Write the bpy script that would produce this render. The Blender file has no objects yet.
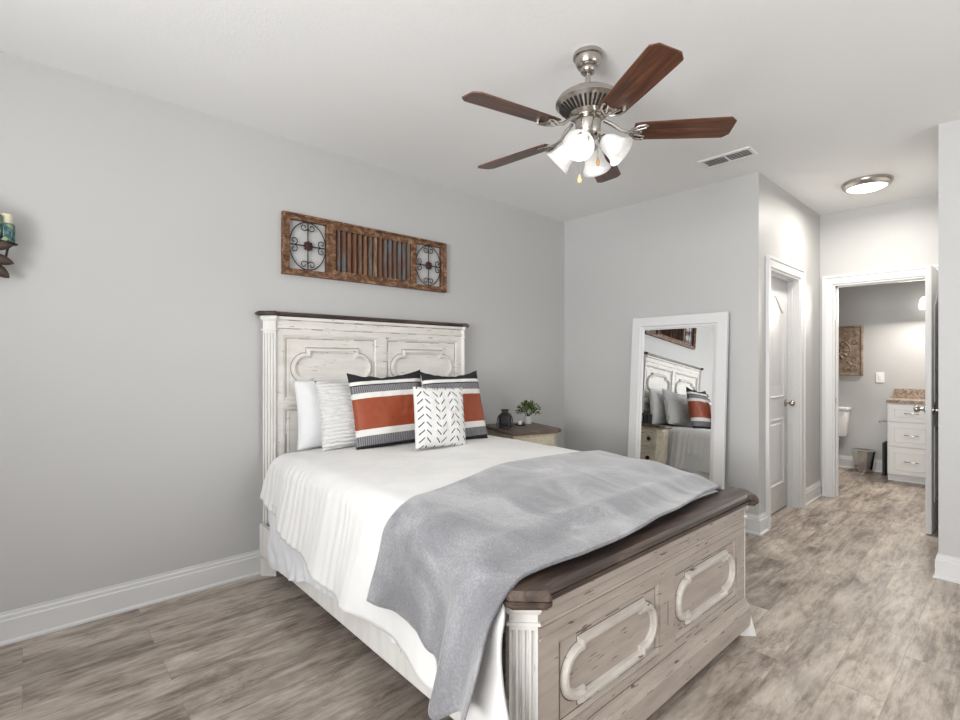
import bpy, bmesh, math, random
from mathutils import Vector, Matrix, noise
random.seed(7)
PI = math.pi
S = bpy.context.scene
C = S.collection
R = math.radians

# ------------------------------------------------------------------ camera, world, lights, exposure
YAW = 0.829346
CAMZ = 1.30555
cd = bpy.data.cameras.new('camera'); cd.sensor_width = 36; cd.lens = 18.736; cd.shift_y = 0.00183
cam = bpy.data.objects.new('camera', cd); C.objects.link(cam)
cam.location = (0, 0, CAMZ); cam.rotation_euler = (PI/2, 0, YAW); cd.clip_start = 0.02
S.camera = cam
S.view_settings.view_transform = 'Standard'; S.view_settings.look = 'None'
S.view_settings.gamma = 1; S.view_settings.use_curve_mapping = False
S.view_settings.exposure = 0.0
w = bpy.data.worlds.new('world'); S.world = w; w.use_nodes = True
w.node_tree.nodes['Background'].inputs[0].default_value = (0.86, 0.93, 1, 1)
w.node_tree.nodes['Background'].inputs[1].default_value = 1.0

def area(name, loc, rot, sx, sy, power, col, spread=180):
    l = bpy.data.lights.new(name, 'AREA'); l.shape = 'RECTANGLE'; l.size = sx; l.size_y = sy
    l.energy = power; l.color = col; l.spread = R(spread)
    o = bpy.data.objects.new(name, l); C.objects.link(o); o.location = loc; o.rotation_euler = rot
    return o
area('window_daylight', (-0.25, -2.28, 1.5), (R(115), 0, 0), 2.3, 1.5, 158, (.985, .985, .98), 130)  # window beam tilted up, standing in for flash bounced off the ceiling
area('side_window_daylight', (2.28, 2.3, 1.5), (R(95), 0, R(90)), 1.5, 1.5, 26, (.985, .985, .98))  # added fill at an assumed window, tuned for wall and floor brightness
HALL_W, BATH_W, FAN_W = 18, 30, 4

# ------------------------------------------------------------------ materials
def nm(name):
    m = bpy.data.materials.new(name); m.use_nodes = True
    nt = m.node_tree; b = nt.nodes['Principled BSDF']
    return m, nt, b
def N(nt, t, **kw):
    n = nt.nodes.new(t)
    for k, v in kw.items():
        if k in n.inputs: n.inputs[k].default_value = v
        else: setattr(n, k, v)
    return n
def L(nt, a, b): nt.links.new(a, b)
def coords(nt, scale=(1, 1, 1), rot=(0, 0, 0), which='Object'):
    tc = N(nt, 'ShaderNodeTexCoord'); mp = N(nt, 'ShaderNodeMapping')
    mp.inputs['Scale'].default_value = scale; mp.inputs['Rotation'].default_value = rot
    L(nt, tc.outputs[which], mp.inputs['Vector']); return mp.outputs['Vector']
def ramp(nt, fac, stops, interp='LINEAR'):
    r = N(nt, 'ShaderNodeValToRGB'); r.color_ramp.interpolation = interp
    el = r.color_ramp.elements
    while len(el) > 1: el.remove(el[-1])
    el[0].position = stops[0][0]; el[0].color = (*stops[0][1], 1)
    for p, c in stops[1:]:
        e = el.new(p); e.color = (*c, 1)
    L(nt, fac, r.inputs[0]); return r.outputs[0]
def bump(nt, b, h, strength=0.2, dist=0.01):
    bp = N(nt, 'ShaderNodeBump', Strength=strength, Distance=dist)
    L(nt, h, bp.inputs['Height']); L(nt, bp.outputs[0], b.inputs['Normal'])
def srgb(r, g, b):
    f = lambda c: (c/255/12.92) if c/255 <= .04045 else ((c/255+.055)/1.055)**2.4
    return (f(r), f(g), f(b))
def plain(name, col, rough=.5, metal=0, **kw):
    m, nt, b = nm(name); b.inputs['Base Color'].default_value = (*col, 1)
    b.inputs['Roughness'].default_value = rough; b.inputs['Metallic'].default_value = metal
    for k, v in kw.items(): b.inputs[k].default_value = v
    n = N(nt, 'ShaderNodeTexNoise', Scale=60.0, Detail=3.0); L(nt, coords(nt), n.inputs['Vector'])
    bump(nt, b, n.outputs['Fac'], .03, .002)
    return m
def paint(name, col, rough=.6, orange=260.0, strength=.08):
    m, nt, b = nm(name); b.inputs['Roughness'].default_value = rough
    v = coords(nt)
    n = N(nt, 'ShaderNodeTexNoise', Scale=.8, Detail=2.0); L(nt, v, n.inputs['Vector'])
    c2 = tuple(x*.965 for x in col)
    L(nt, ramp(nt, n.outputs['Fac'], [(.3, c2), (.7, col)]), b.inputs['Base Color'])
    n2 = N(nt, 'ShaderNodeTexNoise', Scale=orange, Detail=2.0); L(nt, v, n2.inputs['Vector'])
    bump(nt, b, n2.outputs['Fac'], strength, .003)
    return m
def emit(name, col, s):
    m, nt, b = nm(name); b.inputs['Base Color'].default_value = (.9, .9, .9, 1)
    b.inputs['Emission Color'].default_value = (*col, 1); b.inputs['Emission Strength'].default_value = s
    return m

M = {}
M['wall'] = paint('wall_paint', (.52, .517, .512), .5)
M['ceil'] = paint('ceiling_paint', (.85, .85, .845), .8, 90, .2)
M['trim'] = plain('trim_paint', (.68, .68, .68), .38)
M['white'] = plain('white_enamel', (.80, .80, .79), .3)
M['porcelain'] = plain('porcelain', (.85, .85, .85), .12)
M['nickel'] = plain('brushed_nickel', (.46, .43, .395), .26, 1)
M['chrome'] = plain('chrome', (.62, .62, .62), .12, 1)
M['dark_metal'] = plain('dark_iron', (.03, .027, .026), .5, .6)
M['black'] = plain('black_matte', (.015, .015, .017), .45)
M['rosette'] = plain('oxblood_iron', (.05, .02, .018), .5, .4)
M['bronze'] = plain('dark_bronze', (.10, .075, .06), .5, .5)
M['wax'] = plain('candle_wax', (.80, .74, .55), .5)
M['pot'] = plain('white_ceramic_pot', (.62, .61, .60), .35)
M['leaf'] = None
M['fob'] = plain('turned_wood_fob', (.50, .27, .09), .4)
M['plastic'] = plain('white_plastic', (.82, .82, .80), .3)
M['vent_dark'] = plain('duct_shadow_grey', (.22, .22, .22), .7)

def floor_mat():
    m, nt, b = nm('vinyl_plank')
    v = coords(nt, (1, 1, 1), (0, 0, R(90)))
    br = N(nt, 'ShaderNodeTexBrick'); br.offset = .37; br.squash = 1
    br.inputs['Scale'].default_value = 1; br.inputs['Mortar Size'].default_value = .0010
    br.inputs['Brick Width'].default_value = 1.22; br.inputs['Row Height'].default_value = .182
    br.inputs['Color1'].default_value = (0, 0, 0, 1); br.inputs['Color2'].default_value = (1, 1, 1, 1)
    br.inputs['Mortar'].default_value = (.5, .5, .5, 1); br.inputs['Bias'].default_value = 0
    L(nt, v, br.inputs['Vector'])
    addv = N(nt, 'ShaderNodeVectorMath', operation='MULTIPLY_ADD')       # every plank its own piece of grain
    L(nt, br.outputs['Color'], addv.inputs[0]); addv.inputs[1].default_value = (13, 7, 3); L(nt, v, addv.inputs[2])
    def grain(scale, detail, sx, sy, dist=0.0, rough=.62):
        mp = N(nt, 'ShaderNodeMapping'); mp.inputs['Scale'].default_value = (sx, sy, 1)
        L(nt, addv.outputs[0], mp.inputs['Vector'])
        n = N(nt, 'ShaderNodeTexNoise', Scale=scale, Detail=detail, Roughness=rough, Distortion=dist)
        L(nt, mp.outputs[0], n.inputs['Vector']); return n.outputs['Fac']
    def mth(op, a, bb=None, cc=None):
        n = N(nt, 'ShaderNodeMath', operation=op)
        for i, q in enumerate((a, bb, cc)):
            if q is None: continue
            if isinstance(q, (int, float)): n.inputs[i].default_value = q
            else: L(nt, q, n.inputs[i])
        return n.outputs[0]
    g1 = grain(2.4, 9, 1.0, 4.2, .5, .66); g2 = grain(8, 10, 1.0, 6.0, .3, .7); g3 = grain(1.7, 5, 1.0, 1.9, .8)
    g4 = grain(3.0, 6, 1.0, 3.0, 1.2, .6); g5 = grain(5.5, 4, 1, 1.6, .6)
    mix = mth('MULTIPLY_ADD', g1, .6, mth('MULTIPLY', g2, .4))
    col = ramp(nt, mix, [(.34, srgb(92, 81, 75)), (.43, srgb(136, 124, 115)), (.50, srgb(168, 156, 146)), (.58, srgb(189, 179, 169)), (.70, srgb(212, 205, 195))])
    def mul(a, c):
        t = N(nt, 'ShaderNodeMix', data_type='RGBA'); t.blend_type = 'MULTIPLY'; t.inputs[0].default_value = 1
        L(nt, a, t.inputs[6]); L(nt, c, t.inputs[7]); return t.outputs[2]
    col = mul(col, ramp(nt, br.outputs['Color'], [(0, (.85, .845, .84)), (1, (1.01, 1.005, .99))]))
    col = mul(col, ramp(nt, g3, [(.36, (.74, .725, .71)), (.62, (1.13, 1.13, 1.12))]))
    # fine dark cracks that come and go
    ridge = mth('ABSOLUTE', mth('SUBTRACT', g4, .5))
    crack = mth('MULTIPLY', ramp(nt, ridge, [(0, (1, 1, 1)), (.012, (0, 0, 0))]), ramp(nt, g5, [(.50, (0, 0, 0)), (.60, (1, 1, 1))]))
    col = mul(col, ramp(nt, crack, [(0, (1, 1, 1)), (1, (.55, .52, .50))]))
    seam = N(nt, 'ShaderNodeMix', data_type='RGBA'); L(nt, mth('MULTIPLY', br.outputs['Fac'], .6), seam.inputs[0])
    L(nt, col, seam.inputs[6]); seam.inputs[7].default_value = (*srgb(112, 101, 94), 1)
    L(nt, seam.outputs[2], b.inputs['Base Color'])
    b.inputs['Roughness'].default_value = .40
    bump(nt, b, mix, .10, .003)
    return m
M['floor'] = floor_mat()

def distressed(name, base, shade, worn, grain_axis=(1, 1, 1), dash_axis=(4, 4, 60), amount=.70):
    """brushed paint with a soft grain and short thin worn dashes that run along the boards"""
    m, nt, b = nm(name); b.inputs['Roughness'].default_value = .5
    n = N(nt, 'ShaderNodeTexNoise', Scale=6.0, Detail=7.0, Roughness=.6); L(nt, coords(nt, grain_axis), n.inputs['Vector'])
    c = ramp(nt, n.outputs['Fac'], [(.32, shade), (.62, base)])
    n2 = N(nt, 'ShaderNodeTexNoise', Scale=2.6, Detail=1.0, Roughness=.4); L(nt, coords(nt, dash_axis), n2.inputs['Vector'])
    sp = ramp(nt, n2.outputs['Fac'], [(amount, (0, 0, 0)), (amount+.03, (.8, .8, .8))])
    n3 = N(nt, 'ShaderNodeTexNoise', Scale=5.0, Detail=4.0); L(nt, coords(nt, (1, 1, 1.3)), n3.inputs['Vector'])
    gate = N(nt, 'ShaderNodeMath', operation='MULTIPLY'); L(nt, sp, gate.inputs[0])
    L(nt, ramp(nt, n3.outputs['Fac'], [(.44, (0, 0, 0)), (.50, (1, 1, 1))]), gate.inputs[1])
    mix = N(nt, 'ShaderNodeMix', data_type='RGBA'); L(nt, gate.outputs[0], mix.inputs[0]); L(nt, c, mix.inputs[6])
    mix.inputs[7].default_value = (*worn, 1); L(nt, mix.outputs[2], b.inputs['Base Color'])
    bump(nt, b, n.outputs['Fac'], .06, .002)
    return m
WORN = srgb(72, 58, 50)
M['bedwhite'] = distressed('antique_white_paint', srgb(222, 219, 214), srgb(208, 204, 198), WORN, (3, .6, 4), (8, 5, 60), .72)
M['bedpost'] = distressed('antique_white_post_paint', srgb(222, 220, 217), srgb(210, 207, 203), WORN, (5, 5, .6), (40, 40, 4), .75)
M['bedglaze'] = distressed('taupe_glazed_white_paint', srgb(186, 175, 165), srgb(168, 156, 147), WORN, (3, .6, 5), (8, 5, 60), .70)  # taupe glaze, also darkened for the weaker light on the footboard
M['ornament'] = distressed('pale_rubbed_paint', srgb(208, 202, 195), srgb(188, 180, 171), WORN, (3, 1, 3), (8, 6, 40), .72)  # footboard moulding: rubbed white paint dimmed to imitate weaker light
M['cream'] = distressed('cream_glazed_paint', srgb(206, 196, 176), srgb(186, 174, 152), WORN, (2, 2, 3), (6, 6, 40), .68)

def wood(name, dark, mid, light, ax, rough=.35, sc=3.0):
    m, nt, b = nm(name); b.inputs['Roughness'].default_value = rough
    n = N(nt, 'ShaderNodeTexNoise', Scale=sc, Detail=8.0, Roughness=.6, Distortion=.7); L(nt, coords(nt, ax), n.inputs['Vector'])
    L(nt, ramp(nt, n.outputs['Fac'], [(.3, dark), (.5, mid), (.68, light)]), b.inputs['Base Color'])
    bump(nt, b, n.outputs['Fac'], .12, .003)
    return m
M['capwood'] = wood('dark_umber_wood', srgb(38, 31, 29), srgb(66, 54, 48), srgb(100, 84, 74), (9, 1.0, 9), .36)
M['standwood'] = wood('dark_umber_tabletop', srgb(60, 48, 42), srgb(92, 76, 66), srgb(118, 100, 88), (1, 8, 8), .38)
M['walnut'] = wood('walnut_blade', srgb(54, 32, 24), srgb(86, 52, 36), srgb(116, 74, 52), (1.0, 14, 14), .3)
M['granite'] = wood('brown_granite', srgb(98, 82, 72), srgb(150, 130, 112), srgb(196, 180, 158), (9, 9, 9), .2, 5)
M['rustic'] = wood('weathered_brown_wood', srgb(56, 34, 22), srgb(106, 70, 46), srgb(160, 128, 98), (7, 4, 7), .6, 6)

def slat_mat():
    m, nt, b = nm('weathered_slats'); b.inputs['Roughness'].default_value = .65
    n = N(nt, 'ShaderNodeTexNoise', Scale=5.0, Detail=7.0, Roughness=.65); L(nt, coords(nt, (4, 9, 1.5)), n.inputs['Vector'])
    geo = N(nt, 'ShaderNodeNewGeometry')
    ri = ramp(nt, geo.outputs['Random Per Island'], [(0, srgb(98, 62, 40)), (.3, srgb(126, 88, 62)), (.55, srgb(96, 92, 86)), (.8, srgb(88, 100, 106)), (.92, srgb(150, 128, 104)), (1, srgb(186, 162, 136))])
    mix = N(nt, 'ShaderNodeMix', data_type='RGBA')
    L(nt, ramp(nt, n.outputs['Fac'], [(.42, (0, 0, 0)), (.6, (1, 1, 1))]), mix.inputs[0])
    mix.inputs[6].default_value = (*srgb(92, 58, 38), 1); L(nt, ri, mix.inputs[7])
    L(nt, mix.outputs[2], b.inputs['Base Color'])
    return m
M['slats'] = slat_mat()

def fabric(name, c1, c2, sc, rough=.9, bs=.25, sheen=.2, weave=420.0):
    m, nt, b = nm(name); b.inputs['Roughness'].default_value = rough
    b.inputs['Sheen Weight'].default_value = sheen; b.inputs['Specular IOR Level'].default_value = .2
    v = coords(nt)
    n = N(nt, 'ShaderNodeTexNoise', Scale=sc, Detail=5.0, Roughness=.6, Distortion=.5); L(nt, v, n.inputs['Vector'])
    L(nt, ramp(nt, n.outputs['Fac'], [(.34, c2), (.66, c1)]), b.inputs['Base Color'])
    n2 = N(nt, 'ShaderNodeTexNoise', Scale=weave, Detail=2.0); L(nt, v, n2.inputs['Vector'])
    bump(nt, b, n2.outputs['Fac'], bs, .002)
    return m
M['linen'] = fabric('white_linen', (.77, .767, .76), (.735, .73, .722), 4)
M['skirt'] = fabric('white_cotton_skirt', (.75, .76, .78), (.70, .715, .74), 6)
M['pillow'] = fabric('white_pillow_cotton', (.76, .765, .775), (.72, .725, .735), 6)
def quilt():
    m, nt, b = nm('white_textured_sham'); b.inputs['Roughness'].default_value = .9
    b.inputs['Base Color'].default_value = (.74, .74, .735, 1)
    wv = N(nt, 'ShaderNodeTexWave', Scale=14.0, Distortion=2.5, Detail=2.0); wv.bands_direction = 'Y'
    wv.inputs['Detail Scale'].default_value = 2.5
    L(nt, coords(nt), wv.inputs['Vector']); bump(nt, b, wv.outputs['Fac'], .9, .008)
    return m
M['sham'] = quilt()
def fleece():
    m, nt, b = nm('grey_plush_fleece'); b.inputs['Roughness'].default_value = .85
    b.inputs['Sheen Weight'].default_value = .6; b.inputs['Sheen Roughness'].default_value = .4
    b.inputs['Specular IOR Level'].default_value = .15
    v = coords(nt, (1, 1.5, 1.0), (0, 0, R(35)))
    n = N(nt, 'ShaderNodeTexNoise', Scale=2.6, Detail=6.0, Roughness=.6, Distortion=1.1); L(nt, v, n.inputs['Vector'])
    n2 = N(nt, 'ShaderNodeTexNoise', Scale=140.0, Detail=3.0); L(nt, coords(nt), n2.inputs['Vector'])
    a = N(nt, 'ShaderNodeMath', operation='MULTIPLY_ADD'); L(nt, n2.outputs['Fac'], a.inputs[0]); a.inputs[1].default_value = .35
    L(nt, n.outputs['Fac'], a.inputs[2])
    L(nt, ramp(nt, a.outputs[0], [(.50, srgb(118, 118, 122)), (.66, srgb(136, 136, 140)), (.86, srgb(166, 166, 169))]), b.inputs['Base Color'])
    bump(nt, b, n2.outputs['Fac'], .5, .006)
    return m
M['fleece'] = fleece()

def stripe_mat():
    m, nt, b = nm('striped_leather_band_pillow'); H = .24
    tc = N(nt, 'ShaderNodeTexCoord'); sx = N(nt, 'ShaderNodeSeparateXYZ'); L(nt, tc.outputs['Object'], sx.inputs[0])
    mr = N(nt, 'ShaderNodeMapRange'); L(nt, sx.outputs['Y'], mr.inputs[0])
    mr.inputs[1].default_value = -H; mr.inputs[2].default_value = H
    W, K, G, O = srgb(226, 224, 220), srgb(38, 37, 42), srgb(120, 120, 124), srgb(148, 70, 42)
    c = ramp(nt, mr.outputs[0], [(0, K), (.05, G), (.165, W), (.25, O), (.645, W), (.715, G), (.81, K), (.828, W), (.875, K)], 'CONSTANT')
    # fine vertical dark and light threads inside the grey bands
    wv = N(nt, 'ShaderNodeMath', operation='MULTIPLY'); L(nt, sx.outputs['X'], wv.inputs[0]); wv.inputs[1].default_value = 520
    sn = N(nt, 'ShaderNodeMath', operation='SINE'); L(nt, wv.outputs[0], sn.inputs[0])
    isg = ramp(nt, mr.outputs[0], [(0, (0, 0, 0)), (.05, (1, 1, 1)), (.165, (0, 0, 0)), (.715, (1, 1, 1)), (.81, (0, 0, 0))], 'CONSTANT')
    mm = N(nt, 'ShaderNodeMath', operation='MULTIPLY'); L(nt, sn.outputs[0], mm.inputs[0]); L(nt, isg, mm.inputs[1])
    sc = N(nt, 'ShaderNodeMath', operation='MULTIPLY_ADD'); L(nt, mm.outputs[0], sc.inputs[0]); sc.inputs[1].default_value = .5; sc.inputs[2].default_value = 1
    mul = N(nt, 'ShaderNodeMix', data_type='RGBA'); mul.blend_type = 'MULTIPLY'; mul.inputs[0].default_value = 1
    L(nt, c, mul.inputs[6]); L(nt, sc.outputs[0], mul.inputs[7])
    n = N(nt, 'ShaderNodeTexNoise', Scale=11.0, Detail=5.0); L(nt, tc.outputs['Object'], n.inputs['Vector'])
    m2 = N(nt, 'ShaderNodeMix', data_type='RGBA'); m2.blend_type = 'MULTIPLY'; m2.inputs[0].default_value = .5
    L(nt, mul.outputs[2], m2.inputs[6]); L(nt, ramp(nt, n.outputs['Fac'], [(.3, (.8, .8, .8)), (.7, (1.1, 1.1, 1.1))]), m2.inputs[7])
    L(nt, m2.outputs[2], b.inputs['Base Color'])
    isl = ramp(nt, mr.outputs[0], [(0, (.9, .9, .9)), (.25, (.5, .5, .5)), (.645, (.9, .9, .9))], 'CONSTANT')
    L(nt, isl, b.inputs['Roughness']); b.inputs['Specular IOR Level'].default_value = .35
    bump(nt, b, n.outputs['Fac'], .35, .02)
    return m
M['stripe'] = stripe_mat()

def chevron_mat():
    m, nt, b = nm('white_cotton_with_black_dashes'); b.inputs['Roughness'].default_value = .9
    tc = N(nt, 'ShaderNodeTexCoord'); sx = N(nt, 'ShaderNodeSeparateXYZ'); L(nt, tc.outputs['Object'], sx.inputs[0])
    def mth(op, a, bb=None, cc=None):
        n = N(nt, 'ShaderNodeMath', operation=op)
        for i, q in enumerate((a, bb, cc)):
            if q is None: continue
            if isinstance(q, (int, float)): n.inputs[i].default_value = q
            else: L(nt, q, n.inputs[i])
        return n.outputs[0]
    P = .108
    u = mth('MULTIPLY_ADD', sx.outputs['X'], 1/P, 10.80)
    cell = mth('FLOOR', u); fr = mth('SUBTRACT', mth('FRACT', u), .5); ad = mth('ABSOLUTE', fr)
    par = mth('MODULO', cell, 2.0)
    sgn = mth('MULTIPLY_ADD', par, 2.0, -1.0)
    v = mth('MULTIPLY_ADD', sx.outputs['Y'], 1/.046, 20.0)
    vv = mth('ADD', v, mth('MULTIPLY', mth('MULTIPLY', ad, sgn), 2.3))
    d = mth('ABSOLUTE', mth('SUBTRACT', mth('FRACT', vv), .5))
    ln = mth('LESS_THAN', d, .10)
    k = mth('MULTIPLY', mth('MULTIPLY', ln, mth('GREATER_THAN', ad, .06)), mth('LESS_THAN', ad, .34))
    mix = N(nt, 'ShaderNodeMix', data_type='RGBA'); L(nt, k, mix.inputs[0])
    mix.inputs[6].default_value = (.74, .735, .725, 1); mix.inputs[7].default_value = (.03, .03, .033, 1)
    L(nt, mix.outputs[2], b.inputs['Base Color'])
    n2 = N(nt, 'ShaderNodeTexNoise', Scale=300.0, Detail=2.0); L(nt, tc.outputs['Object'], n2.inputs['Vector'])
    bump(nt, b, n2.outputs['Fac'], .25, .002)
    return m
M['chevron'] = chevron_mat()

def mirror_mat():
    m, nt, b = nm('silvered_glass'); b.inputs['Base Color'].default_value = (.93, .94, .94, 1)
    b.inputs['Metallic'].default_value = 1; b.inputs['Roughness'].default_value = .0
    return m
M['mirror'] = mirror_mat()
def frosted():
    m, nt, b = nm('frosted_glass_lit'); b.inputs['Base Color'].default_value = (.9, .9, .89, 1)
    b.inputs['Roughness'].default_value = .3
    n = N(nt, 'ShaderNodeTexNoise', Scale=14.0, Detail=3.0, Distortion=2.0); L(nt, coords(nt), n.inputs['Vector'])
    L(nt, ramp(nt, n.outputs['Fac'], [(.35, (.74, .74, .73)), (.65, (.93, .93, .92))]), b.inputs['Base Color'])
    b.inputs['Subsurface Weight'].default_value = 0
    b.inputs['Transmission Weight'].default_value = .35
    b.inputs['Emission Color'].default_value = (1, .97, .92, 1); b.inputs['Emission Strength'].default_value = .10
    return m
M['frost'] = frosted()
M['bulb'] = emit('lit_bulb', (1, .96, .88), 1.6)
M['lens'] = emit('lit_white_lens', (1, .97, .92), 2.6)
def mosaic():
    m, nt, b = nm('teal_mosaic_glass'); b.inputs['Roughness'].default_value = .2
    vo = N(nt, 'ShaderNodeTexVoronoi', Scale=70.0); L(nt, coords(nt), vo.inputs['Vector'])
    sp = N(nt, 'ShaderNodeSeparateColor'); L(nt, vo.outputs['Color'], sp.inputs[0])
    L(nt, ramp(nt, sp.outputs[0], [(0, srgb(40, 82, 84)), (.3, srgb(92, 130, 128)), (.55, srgb(58, 100, 96)), (.8, srgb(150, 160, 120)), (.92, srgb(190, 205, 200))], 'CONSTANT'), b.inputs['Base Color'])
    return m
M['mosaic'] = mosaic()
def leafm():
    m, nt, b = nm('green_leaves'); b.inputs['Roughness'].default_value = .45
    geo = N(nt, 'ShaderNodeNewGeometry')
    L(nt, ramp(nt, geo.outputs['Random Per Island'], [(0, srgb(26, 46, 24)), (.45, srgb(58, 86, 36)), (.8, srgb(104, 126, 54)), (1, srgb(150, 162, 86))]), b.inputs['Base Color'])
    return m
M['leaf'] = leafm()
def artmetal():
    m, nt, b = nm('aged_bronze_relief'); b.inputs['Roughness'].default_value = .5; b.inputs['Metallic'].default_value = .35
    geo = N(nt, 'ShaderNodeNewGeometry')
    n = N(nt, 'ShaderNodeTexNoise', Scale=20.0, Detail=4.0); L(nt, coords(nt), n.inputs['Vector'])
    L(nt, ramp(nt, n.outputs['Fac'], [(.3, srgb(124, 106, 92)), (.7, srgb(176, 156, 136))]), b.inputs['Base Color'])
    return m
M['artmetal'] = artmetal()

# ------------------------------------------------------------------ geometry helpers
class B:
    def __init__(s): s.bm = bmesh.new()
    def box(s, x0, x1, y0, y1, z0, z1, bev=0.0, mat=None, seg=2):
        t = bmesh.new(); bmesh.ops.create_cube(t, size=1)
        for v in t.verts:
            v.co = ((x0+x1)/2+v.co.x*(x1-x0), (y0+y1)/2+v.co.y*(y1-y0), (z0+z1)/2+v.co.z*(z1-z0))
        if bev > 0: bmesh.ops.bevel(t, geom=t.edges[:], offset=min(bev, .45*min(x1-x0, y1-y0, z1-z0)), segments=seg, affect='EDGES', profile=.5)
        return s.add(t, mat)
    def add(s, t, mat=None):
        if mat is not None: bmesh.ops.transform(t, matrix=mat, verts=t.verts)
        me = bpy.data.meshes.new('tmp'); t.to_mesh(me); t.free(); s.bm.from_mesh(me); bpy.data.meshes.remove(me); return s
    def lathe(s, prof, n=24, mat=None, cap=True):
        t = bmesh.new(); rings = []
        for r, z in prof:
            rings.append([t.verts.new((r*math.cos(2*PI*i/n), r*math.sin(2*PI*i/n), z)) for i in range(n)])
        for a, b2 in zip(rings, rings[1:]):
            for i in range(n):
                t.faces.new((a[i], a[(i+1) % n], b2[(i+1) % n], b2[i]))
        if cap:
            t.faces.new(rings[0][::-1]); t.faces.new(rings[-1])
        bmesh.ops.remove_doubles(t, verts=t.verts, dist=1e-6)
        bmesh.ops.recalc_face_normals(t, faces=t.faces)
        return s.add(t, mat)
    def cyl(s, p, q, r, n=12, r2=None):
        p, q = Vector(p), Vector(q); d = q-p
        rot = d.to_track_quat('Z', 'Y').to_matrix().to_4x4()
        return s.lathe([(r, 0), (r if r2 is None else r2, d.length)], n, Matrix.Translation(p) @ rot)
    def tube(s, pts, r, n=8, closed=False):
        pts = [Vector(p) for p in pts]; t = bmesh.new(); rings = []; m = len(pts)
        rr = r if isinstance(r, (list, tuple)) else [r]*m
        up = Vector((0, 0, 1)); prev = None
        for i, p in enumerate(pts):
            if closed: d = pts[(i+1) % m]-pts[i-1]
            else: d = pts[min(i+1, m-1)]-pts[max(i-1, 0)]
            d.normalize()
            if prev is None:
                a = d.cross(up if abs(d.z) < .9 else Vector((1, 0, 0))).normalized()
            else:
                a = (prev-d*prev.dot(d))
                a = a.normalized() if a.length > 1e-6 else d.cross(up).normalized()
            prev = a; bb = d.cross(a)
            rings.append([t.verts.new(p+(a*math.cos(2*PI*k/n)+bb*math.sin(2*PI*k/n))*rr[i]) for k in range(n)])
        for i in range(m if closed else m-1):
            A, Bb = rings[i], rings[(i+1) % m]
            for k in range(n): t.faces.new((A[k], A[(k+1) % n], Bb[(k+1) % n], Bb[k]))
        if not closed: t.faces.new(rings[0][::-1]); t.faces.new(rings[-1])
        bmesh.ops.recalc_face_normals(t, faces=t.faces)
        return s.add(t)
    def prism(s, poly, h0, h1, fn=None, poly2=None, bev=0.0):
        fn = fn or (lambda a, b2, h: (a, b2, h)); poly2 = poly2 or poly
        t = bmesh.new()
        A = [t.verts.new(fn(a, b2, h0)) for a, b2 in poly]; D = [t.verts.new(fn(a, b2, h1)) for a, b2 in poly2]
        n = len(poly)
        t.faces.new(A[::-1]); t.faces.new(D)
        for i in range(n): t.faces.new((A[i], A[(i+1) % n], D[(i+1) % n], D[i]))
        bmesh.ops.recalc_face_normals(t, faces=t.faces)
        if bev: bmesh.ops.bevel(t, geom=t.edges[:], offset=bev, segments=2, affect='EDGES', profile=.5)
        return s.add(t)
    def sweep(s, path, prof, fn, closed=True):
        """sweep a profile of (offset to the right of travel, height) along a flat mitred path"""
        t = bmesh.new(); m = len(path); rings = []
        P = [Vector((a, b2)) for a, b2 in path]
        for i in range(m):
            if closed: d0, d1 = P[i]-P[i-1], P[(i+1) % m]-P[i]
            else:
                d0 = P[i]-P[i-1] if i else P[1]-P[0]
                d1 = P[i+1]-P[i] if i < m-1 else d0
            n0 = Vector((d0.y, -d0.x)).normalized(); n1 = Vector((d1.y, -d1.x)).normalized()
            k = n0+n1
            k = n0 if k.length < 1e-5 else k/(max(.35, k.dot(n0)))
            rings.append([t.verts.new(fn(P[i].x+k.x*o, P[i].y+k.y*o, h)) for o, h in prof])
        q = len(prof)
        for i in range(m if closed else m-1):
            A, D = rings[i], rings[(i+1) % m]
            for j in range(q): t.faces.new((A[j], A[(j+1) % q], D[(j+1) % q], D[j]))
        if not closed: t.faces.new(rings[0][::-1]); t.faces.new(rings[-1])
        bmesh.ops.recalc_face_normals(t, faces=t.faces)
        return s.add(t)
    def obj(s, name, mat, parent=None, smooth=False, angle=40):
        me = bpy.data.meshes.new(name); s.bm.to_mesh(me); s.bm.free(); me.materials.append(mat)
        o = bpy.data.objects.new(name, me); C.objects.link(o)
        if parent: o.parent = parent
        if smooth:
            me.polygons.foreach_set('use_smooth', [True]*len(me.polygons))
            if angle < 180: me.set_sharp_from_angle(angle=R(angle))
        return o
def tag(o, label, cat, group=None, kind=None):
    o['label'] = label; o['category'] = cat
    if group: o['group'] = group
    if kind: o['kind'] = kind
    return o
def thing(name, label, cat, loc=(0, 0, 0), rotz=0, group=None):
    o = bpy.data.objects.new(name, None); C.objects.link(o); o.empty_display_size = .1
    o.location = loc; o.rotation_euler = (0, 0, rotz)
    return tag(o, label, cat, group)
def struct(o): o['kind'] = 'structure'; return o
def dup(root, loc=None, rot=None, label=None):
    r = root.copy(); C.objects.link(r)
    if loc is not None: r.location = loc
    if rot is not None: r.rotation_euler = rot
    if label: r['label'] = label
    for ch in list(root.children):
        c = ch.copy(); C.objects.link(c); c.parent = r
        for g in list(ch.children):
            d = g.copy(); C.objects.link(d); d.parent = c
    return r
def arc(cx, cy, r, a0, a1, n=14):
    return [(cx+r*math.cos(a0+(a1-a0)*i/n), cy+r*math.sin(a0+(a1-a0)*i/n)) for i in range(n+1)]
def sm(t): t = max(0, min(1, t)); return t*t*(3-2*t)
def lerp(x, pts):
    if x <= pts[0][0]: return pts[0][1]
    for (a, va), (b2, vb) in zip(pts, pts[1:]):
        if x <= b2: return va+(vb-va)*sm((x-a)/(b2-a))
    return pts[-1][1]

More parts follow.
